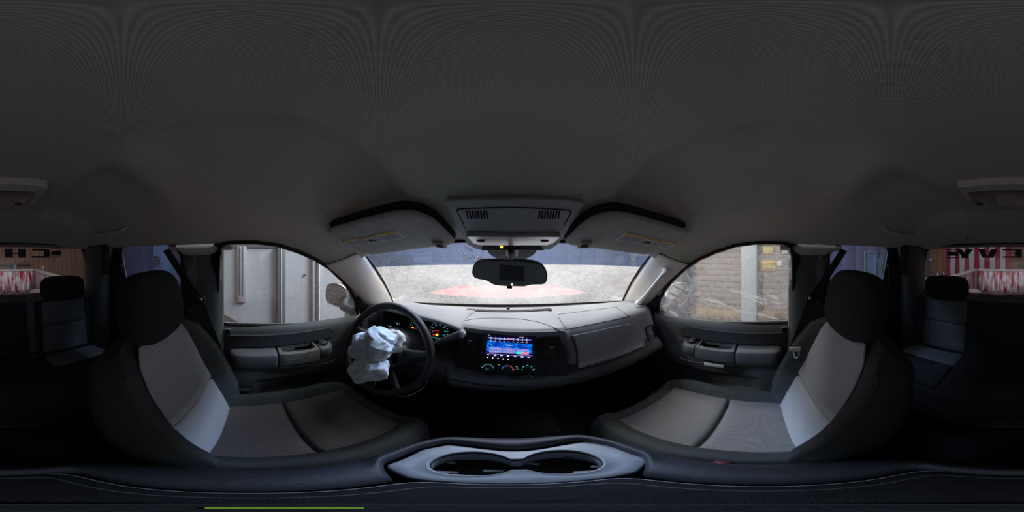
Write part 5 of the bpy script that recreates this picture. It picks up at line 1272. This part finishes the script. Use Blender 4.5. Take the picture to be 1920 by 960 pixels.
# spare tyre leaning at the right of the front wall
tc_ = PX(1164, 487, 3.42)
ty = thing('tire', tc_, 'dark blue treaded tire hung on the right of the front wall', 'tire')
tf = Fr(tc_, V((.45, -.9, 0)), (0, 0, 1)); prof = [(.17, -.10), (.23, -.12), (.29, -.11), (.31, -.07), (.31, .07), (.29, .11), (.23, .12), (.17, .10)]
obj('tire_body', grid([[tf.pt(r_*cos(t), r_*sin(t), c) for r_, c in prof] for t in [2*pi*k/40 for k in range(40)]], True, True), pm('tyre blue black', (.03, .05, .10), .8), ty)
for k in range(30): t = 2*pi*k/30; obj('tread_block', box(tf.pt(.315*cos(t), .315*sin(t), .04*(-1)**k), (.03, .03, .03), rot=Matrix.Rotation(t, 3, 'Y')), M['rubber'], ty)
obj('wheel_disc', prism(tf, circ(0, 0, .17, 28), -.02, .06), M['steel'], ty)
# left: steel partition close to the driver door, plank and white wall beyond
sp_ = thing('steel_partition', (-1.8, .4, -1.5), 'pale grey steel panel partition with ribbed posts beside the driver door', 'partition')
def yl(u, x=-1.75): return PX(u, 500, x).y
def panel(u0, u1, cut=False):
    y0, y1 = yl(u0), yl(u1); z0, z1 = -1.60, .085
    if cut:
        a = PX(417, 582, -1.75); b = PX(446, 604, -1.75); sl = (b.z-a.z)/(b.y-a.y)
        pts = [(y0, a.z), (y1, a.z+sl*(y1-a.y)), (y1, z1), (y0, z1)]
    else: pts = [(y0, z0), (y1, z0), (y1, z1), (y0, z1)]
    f_ = Fr((-1.75, 0, 0), (0, 1, 0), (0, 0, 1)); sgn = 1
    return obj('steel_panel', prism(f_, pts, -.02, .0), M['gsteel'], sp_, bev=.004)
panel(405, 446, True); panel(446, 525); panel(525, 592); panel(592, 646)
def post(u0, u1, mat, d_, nm='post', z0=-1.62, z1=.10):
    y0, y1 = yl(u0), yl(u1); return obj(nm, box((-1.745+d_/2, (y0+y1)/2, (z0+z1)/2), (d_+.03, y1-y0, z1-z0)), mat, sp_, bev=.006)
post(518, 533, M['gpost'], .05); post(524, 526.5, M['gpost2'], .058)
post(583, 602, M['gpost2'], .03); post(589, 591, M['gpost'], .045); post(593.5, 595, M['white'], .05)
post(445, 462, M['gpost2'], .02, z0=-.50); post(449, 451, M['gpost'], .03, z0=-.42); post(455, 457, M['gpost'], .03, z0=-.42)
obj('top_rail', box((-1.76, (yl(410)+yl(646))/2, .10), (.05, yl(646)-yl(405), .035)), M['gpost'], sp_, bev=.006)
obj('scuff', ellip(PX(571, 516, -1.735), (.004, .018, .012)), M['ink'], sp_)
tag(obj('bright_floor_board', box((-1.95, -.62, -1.10), (.04, .9, 1.1)), M['white'], bev=.004), 'added white board standing in for bright floor behind the cut partition corner', 'board')  # added board, takes the place of bright floor seen past the partition
# water beads on the driver glass: real drops
bm = bmesh.new(); rnd = random.Random(4)
for k in range(330):
    i_ = rnd.random(); u = 430+235*rnd.random()**.7; v = 470+132*rnd.random()**.6
    if (u-415)/250+(600-v)/140 > 1.55: continue
    p = dplane(u, v); r_ = .0008+.0011*rnd.random()**2; ellip(p+V((-.001, 0, 0)), (r_*.5, r_*1.2, r_), 1, 6, 4, bm=bm)
dr_ = tag(obj('water_drops', bm, pm('dark water drops', (.10, .11, .12), .15)), 'dark water beads scattered on the driver door glass', 'water drops', kind='stuff')
wl = wall('wall_left', 'brown plank wall with a white lower half left of the truck')
obj('white_base', box((-6.5, .2, -1.05), (.12, 10.4, 1.2)), M['whitew'], wl)  # white lower half stands in for the bright floor
for k in range(14): obj('plank', box((-6.5, .2, -.37+.2*k), (.10+.01*(k % 2), 10.4, .192)), M['plank'], wl, bev=.005)
p = PX(292, 490, -6.3)
bb2 = tag(obj('block_panel', box((-6.37, p.y-.12, .0), (.12, 1.8, 2.0)), pm('pale blue block', (.50, .62, .80), .8, .15, 9)), 'pale blue block panel on the left wall behind the driver door', 'wall panel')
fan = thing('wall_fan', (-6.3, p.y, p.z), 'round dark wall fan on the pale blue block panel', 'fan'); ff = Fr((-6.32, p.y, p.z), (0, 1, 0), (0, 0, 1))
obj('fan_frame', ringp(ff, rr(0, 0, .52, .52, .03), rr(0, 0, .44, .44, .1), 0, .05), M['gpost2'], fan)
obj('fan_ring', ringp(ff, circ(0, 0, .20, 30), circ(0, 0, .16, 30), 0, .04), M['gpost'], fan)
obj('fan_hub', prism(ff, circ(0, 0, .05, 16), 0, .05), M['gpost'], fan)
for k in range(5):
    t0 = 2*pi*k/5; obj('fan_blade', prism(ff, [(.04*cos(t0), .04*sin(t0)), (.16*cos(t0), .16*sin(t0)), (.16*cos(t0+.7), .16*sin(t0+.7)), (.05*cos(t0+.6), .05*sin(t0+.6))], .01, .02), M['gpost'], fan)
q = PX(253, 500, -3.0)
tag(obj('tall_cabinet', box((-3.2, q.y-.35, -.6), (.4, 1.25, 2.1)), pm('dark violet cabinet', (.06, .06, .10), .5), bev=.02), 'tall dark violet cabinet at the rear left of the garage', 'cabinet')
# right wall
wr_ = wall('wall_right', 'weathered horizontal plank wall on a tan base right of the truck')
obj('tan_base', box((3.72, 2.0, -1.48), (.16, 6.9, .36)), pm('muddy tan base', (.34, .24, .12), .8, .2, 3), wr_)
for k in range(26): obj('plank', box((3.75, 2.0, -1.24+.14*k), (.10+.02*((k*7) % 3), 6.9, .134)), M['plank'], wr_, bev=.004)
for k in range(12): obj('siding_rib', box((3.75, -1.55-.42*k-.2, .35), (.10+.02*(k % 2), .41, 4.0)), M['purple'], wr_, bev=.01)
y0, y1 = PX(1419, 500, 3.6).y, PX(1390, 500, 3.6).y
tag(obj('grey_column', box((3.62, (y0+y1)/2, -.2), (.12, y1-y0, 2.9)), pm('grey column', (.50, .54, .56), .7), bev=.01), 'wide pale grey column in front of the plank wall', 'column')
pp = PX(1421, 500, 3.58).y; tag(obj('drain_pipe', tube([V((3.58, pp, z)) for z in (-.75, 0, 1)], .02, 8), M['gpost']), 'thin dark pipe down the edge of the grey column', 'pipe')
def rsign(nm, lab, cat_, u0, v0, u1, v1, mat, x=3.685):
    a, b = PX(u0, v0, x), PX(u1, v1, x); return tag(obj(nm, box((x, (a.y+b.y)/2, (a.z+b.z)/2), (.02, abs(a.y-b.y), abs(a.z-b.z))), mat, bev=.004), lab, cat_), Fr((x-.01, (a.y+b.y)/2, (a.z+b.z)/2), (0, -1, 0), (0, 0, 1)), abs(a.y-b.y), abs(a.z-b.z)
ysn, yfr, yw, yh = rsign('yellow_sign', 'yellow warning sign with dark lettering on the right plank wall', 'sign', 1425, 489, 1454, 508, M['yellow'])
bm = bmesh.new(); txt(yfr, 'CAUTION', 0, .03, .09, .002, bm=bm)
for k in range(2): prism(yfr, rr(0, -.05-.04*k, yw*.7, .018, .002), 0, .002, bm)
obj('sign_print', bm, M['ink'], ysn, smooth=False)
rsign('small_yellow_sign', 'smaller faded yellow sign above the yellow warning sign', 'sign', 1430, 463, 1449, 476, pm('faded yellow', (.62, .50, .16), .7))
rsign('wall_socket', 'small pale electrical box right of the yellow warning sign', 'electrical box', 1457, 489, 1466, 499, M['white'])
rsign('white_notice', 'white paper notice at the upper corner of the right plank wall', 'notice', 1466, 462, 1480, 476, M['white'])
cb3 = [PX(1429, v, 3.68)+V((0, .01*math.sin(v*.13)*2, 0)) for v in range(510, 592, 6)]
tag(obj('hanging_cable', tube(cat(cb3, 40), .014, 6), M['rubber']), 'black cable hanging crookedly below the yellow warning sign', 'cable')
bp_ = [PX(1297, v, 3.66) for v in (512, 520, 530, 540, 560)]; tag(obj('blue_hose', tube(cat(bp_, 16), .03, 8), pm('bright blue hose', (.03, .15, .70), .5)), 'bright blue hose hanging on the plank wall ahead of the passenger mirror', 'hose')
sh_ = tag(obj('parts_rack', box((3.42, 2.45, -.825), (.4, 1.5, 1.65)), pm('dark rack', (.06, .07, .09), .6, .3, 8), bev=.03), 'dark shelving rack against the right wall near the front', 'rack')
# window panel in the violet siding and cables
a, b = PX(1622, 474, 3.67), PX(1668, 540, 3.67)
wp = thing('siding_window', ((a+b)/2), 'pale framed window in the violet siding behind the passenger seat', 'window'); ff = Fr((3.67, (a.y+b.y)/2, (a.z+b.z)/2), (0, -1, 0), (0, 0, 1)); W2, H2 = abs(a.y-b.y), abs(a.z-b.z)
obj('window_pane', prism(ff, rr(0, 0, W2, H2, .01), 0, .01), pm('dusty blue pane', (.28, .38, .48), .3), wp)
obj('window_frame', ringp(ff, rr(0, 0, W2+.08, H2+.08, .01), rr(0, 0, W2, H2, .01), 0, .04), M['gpost2'], wp); obj('window_bar', prism(ff, rr(-W2*.12, 0, .03, H2, .005), 0, .03), M['gpost2'], wp)
for k, (u0, u1) in enumerate(((1652, 1640), (1663, 1653))):
    P_ = [PX(lerp(u0, u1, t), lerp(455, 540, t), 3.57)+V((0, .02*sin(4*t), 0)) for t in [q/8 for q in range(9)]]
    tag(obj('air_line', tube(P_, .016, 6), M['rubber']), 'black air line hanging %s the pale siding window' % ('across the middle of' if k == 0 else 'at the far edge of'), 'cable')
# rear wall of boards, flag, rail, clutter
wb_ = wall('wall_rear', 'brown varnished board wall behind the truck')
for k in range(47): obj('board', box((-4.9+.2*k, -6.3, .35), (.194, .10+.012*((k*5) % 3), 4.0)), M['board'], wb_, bev=.005)
fg_ = thing('flag', (1.56, -6.1, -1.0), 'large flag of red and white stripes hung vertically on the board wall', 'flag')
x0, x1 = PY(1895, 500, -6.1).x, PY(1772, 500, -6.1).x; sw2 = (x1-x0)/13
M['fred'] = pm('flag red cloth', (.42, .03, .07), .9, .15, 6); M['fwhite'] = pm('flag white cloth', (.62, .70, .74), .9, .08, 5)
for k in range(13):
    rows = []
    for j in range(25):
        z = -1.0+1.75*j/24
        rows.append([V((x0+sw2*(k+i/6), -6.19+.035*sin((x0+sw2*(k+i/6))*17+z*3.2)+.02*noise.noise(V((x0*3+sw2*(k+i/6)*4, z*2.2, 1))), z)) for i in range(7)])
    obj('stripe', grid(rows), M['fred'] if k % 2 == 0 else M['fwhite'], fg_, solid=.003)
rows = []
cant = obj('canton', box((x0+sw2*3.5, -6.13, 1.35), (sw2*7, .02, 1.2)), pm('flag blue cloth', (.03, .05, .22), .9), fg_)
for k in range(6): obj('stripe', box((x0+sw2*(7.5+k), -6.13, 1.35), (sw2, .02, 1.2)), M['fred'] if k % 2 else M['fwhite'], fg_)
a, b = PY(-12, 496, -6.1), PY(57, 496, -6.1)
rl = thing('wall_rail', (a+b)/2, 'dark horizontal steel rail on the board wall behind the tailgate', 'rail'); obj('rail_bar', box((a+b)/2, (abs(a.x-b.x), .06, .05)), M['gpost'], rl, bev=.006)
obj('rail_bracket', box((a+b)/2+V((0, -.02, -.09)), (.05, .05, .16)), M['gpost'], rl)
p = PY(28, 502, -6.0); tag(obj('blue_reel', tube([p+V((0, 0, .10)), p+V((0, 0, -.10))], .07, 14), pm('pale blue plastic', (.25, .45, .75), .5)), 'small pale blue canister held on the dark wall rail', 'canister')
p = PY(80, 502, -6.2); tag(obj('outlet', soft(Fr(p, (-1, 0, 0), (0, 0, 1)), rr(0, 0, .07, .12, .01), -.05, .05, .01), M['white'], bev=.003), 'white wall outlet on the brown boards', 'outlet')
p = PY(1745, 487, -6.1); tag(obj('wall_bell', ellip(p, (.06, .05, .06)), M['white']), 'small round white bell on the boards right of the flag', 'bell')
# door seam trim on the boards
a = PY(1763, 480, -6.2); tag(obj('door_casing', box((a.x, -6.22, -.1), (.05, .06, 2.9)), pm('pale casing', (.50, .33, .18), .7), bev=.005), 'pale brown vertical casing beside the flag', 'casing')
# motorcycle seen over the bed side
mc = thing('motorcycle', PY(1752, 560, -5.0), 'dark motorcycle with chrome handlebars parked behind the bed', 'motorcycle'); c0_ = PY(1757, 512, -5.0)
obj('handlebar', tube(cat([c0_+V((.30, 0, -.02)), c0_+V((.15, 0, .05)), c0_+V((0, 0, .0)), c0_+V((-.15, 0, .05)), c0_+V((-.30, 0, -.02))], 16), .015, 8), M['chrome'], mc)
obj('headlamp', ellip(c0_+V((0, -.0, -.10)), (.10, .10, .10)), M['chrome'], mc); obj('tank', ellip(c0_+V((.1, .35, -.22)), (.16, .30, .14), .8), M['black2'], mc)
for k in (0, 1):
    cw_ = c0_+V((.05+.05*k, .15+(-.6 if k == 0 else .9), -.62)); obj('wheel', tube([cw_+V((0, .30*cos(t), .30*sin(t))) for t in [2*pi*q/28 for q in range(28)]], .06, 8, True, up=(1, 0, 0)), M['rubber'], mc)
obj('frame', tube([c0_+V((.05, -.40, -.62)), c0_+V((.03, -.05, -.10)), c0_+V((.1, .5, -.45)), c0_+V((.1, 1.0, -.62))], .03, 8), M['gpost'], mc)
for k, (u, v, nm, lab, mt) in enumerate(((1731, 530, 'bucket', 'pale blue bucket on a ledge beside the rear window', (.35, .45, .60)), (1735, 542, 'rag_pile', 'heap of white rags below the pale blue bucket', (.7, .72, .75)))):
    p = PY(u, v, -3.6); 
    if k == 0: o = obj(nm, lathe(Fr(p, (1, 0, 0), (0, 1, 0)), [(.09, -.14), (.12, .14), (.11, .14), (.085, -.12)], 20), pm('bucket blue', mt, .5))
    else: o = obj(nm, ellip(p, (.18, .14, .045), .8), pm('rag white', mt, .9, .2, 20))
    tag(o, lab, 'bucket' if k == 0 else 'rags')
p = PY(1733, 560, -3.6)
tag(obj('work_table', box((p.x, -3.6, (-1.65+PY(1735, 545, -3.6).z-.08)/2), (.6, .6, PY(1735, 545, -3.6).z-.08+1.65)), M['gpost'], bev=.01), 'dark bench under the bucket behind the passenger rear corner', 'bench')
# lamp fixtures that carry the area lamps
for (x, y, a, b, rot) in ((0, 2.5, 3.0, .9, 0), (-1.35, .8, .5, 2.2, 0), (2.2, .6, .6, 3.0, 0), (0, -3.6, 4.0, .6, 0)):
    lf = thing('lamp_fixture', (x, y, 2.26), {2.5: 'wide white ceiling lamp tray over the hood', .8: 'narrow ceiling lamp tray over the driver side', .6: 'long ceiling lamp tray over the passenger side', -3.6: 'wide ceiling lamp tray over the pickup bed'}[y], 'ceiling lamp', 'ceiling lamps')
    obj('lamp_tray', box((x, y, 2.26), (a+.1, b+.1, .08)), M['white'], lf, bev=.01)
# ------------------------------------------------------------ lift everything so that the garage ground is z = 0
bpy.context.view_layer.update()
for o in list(SC.objects):
    if o.parent is None: o.location.z += H
bpy.context.view_layer.update()
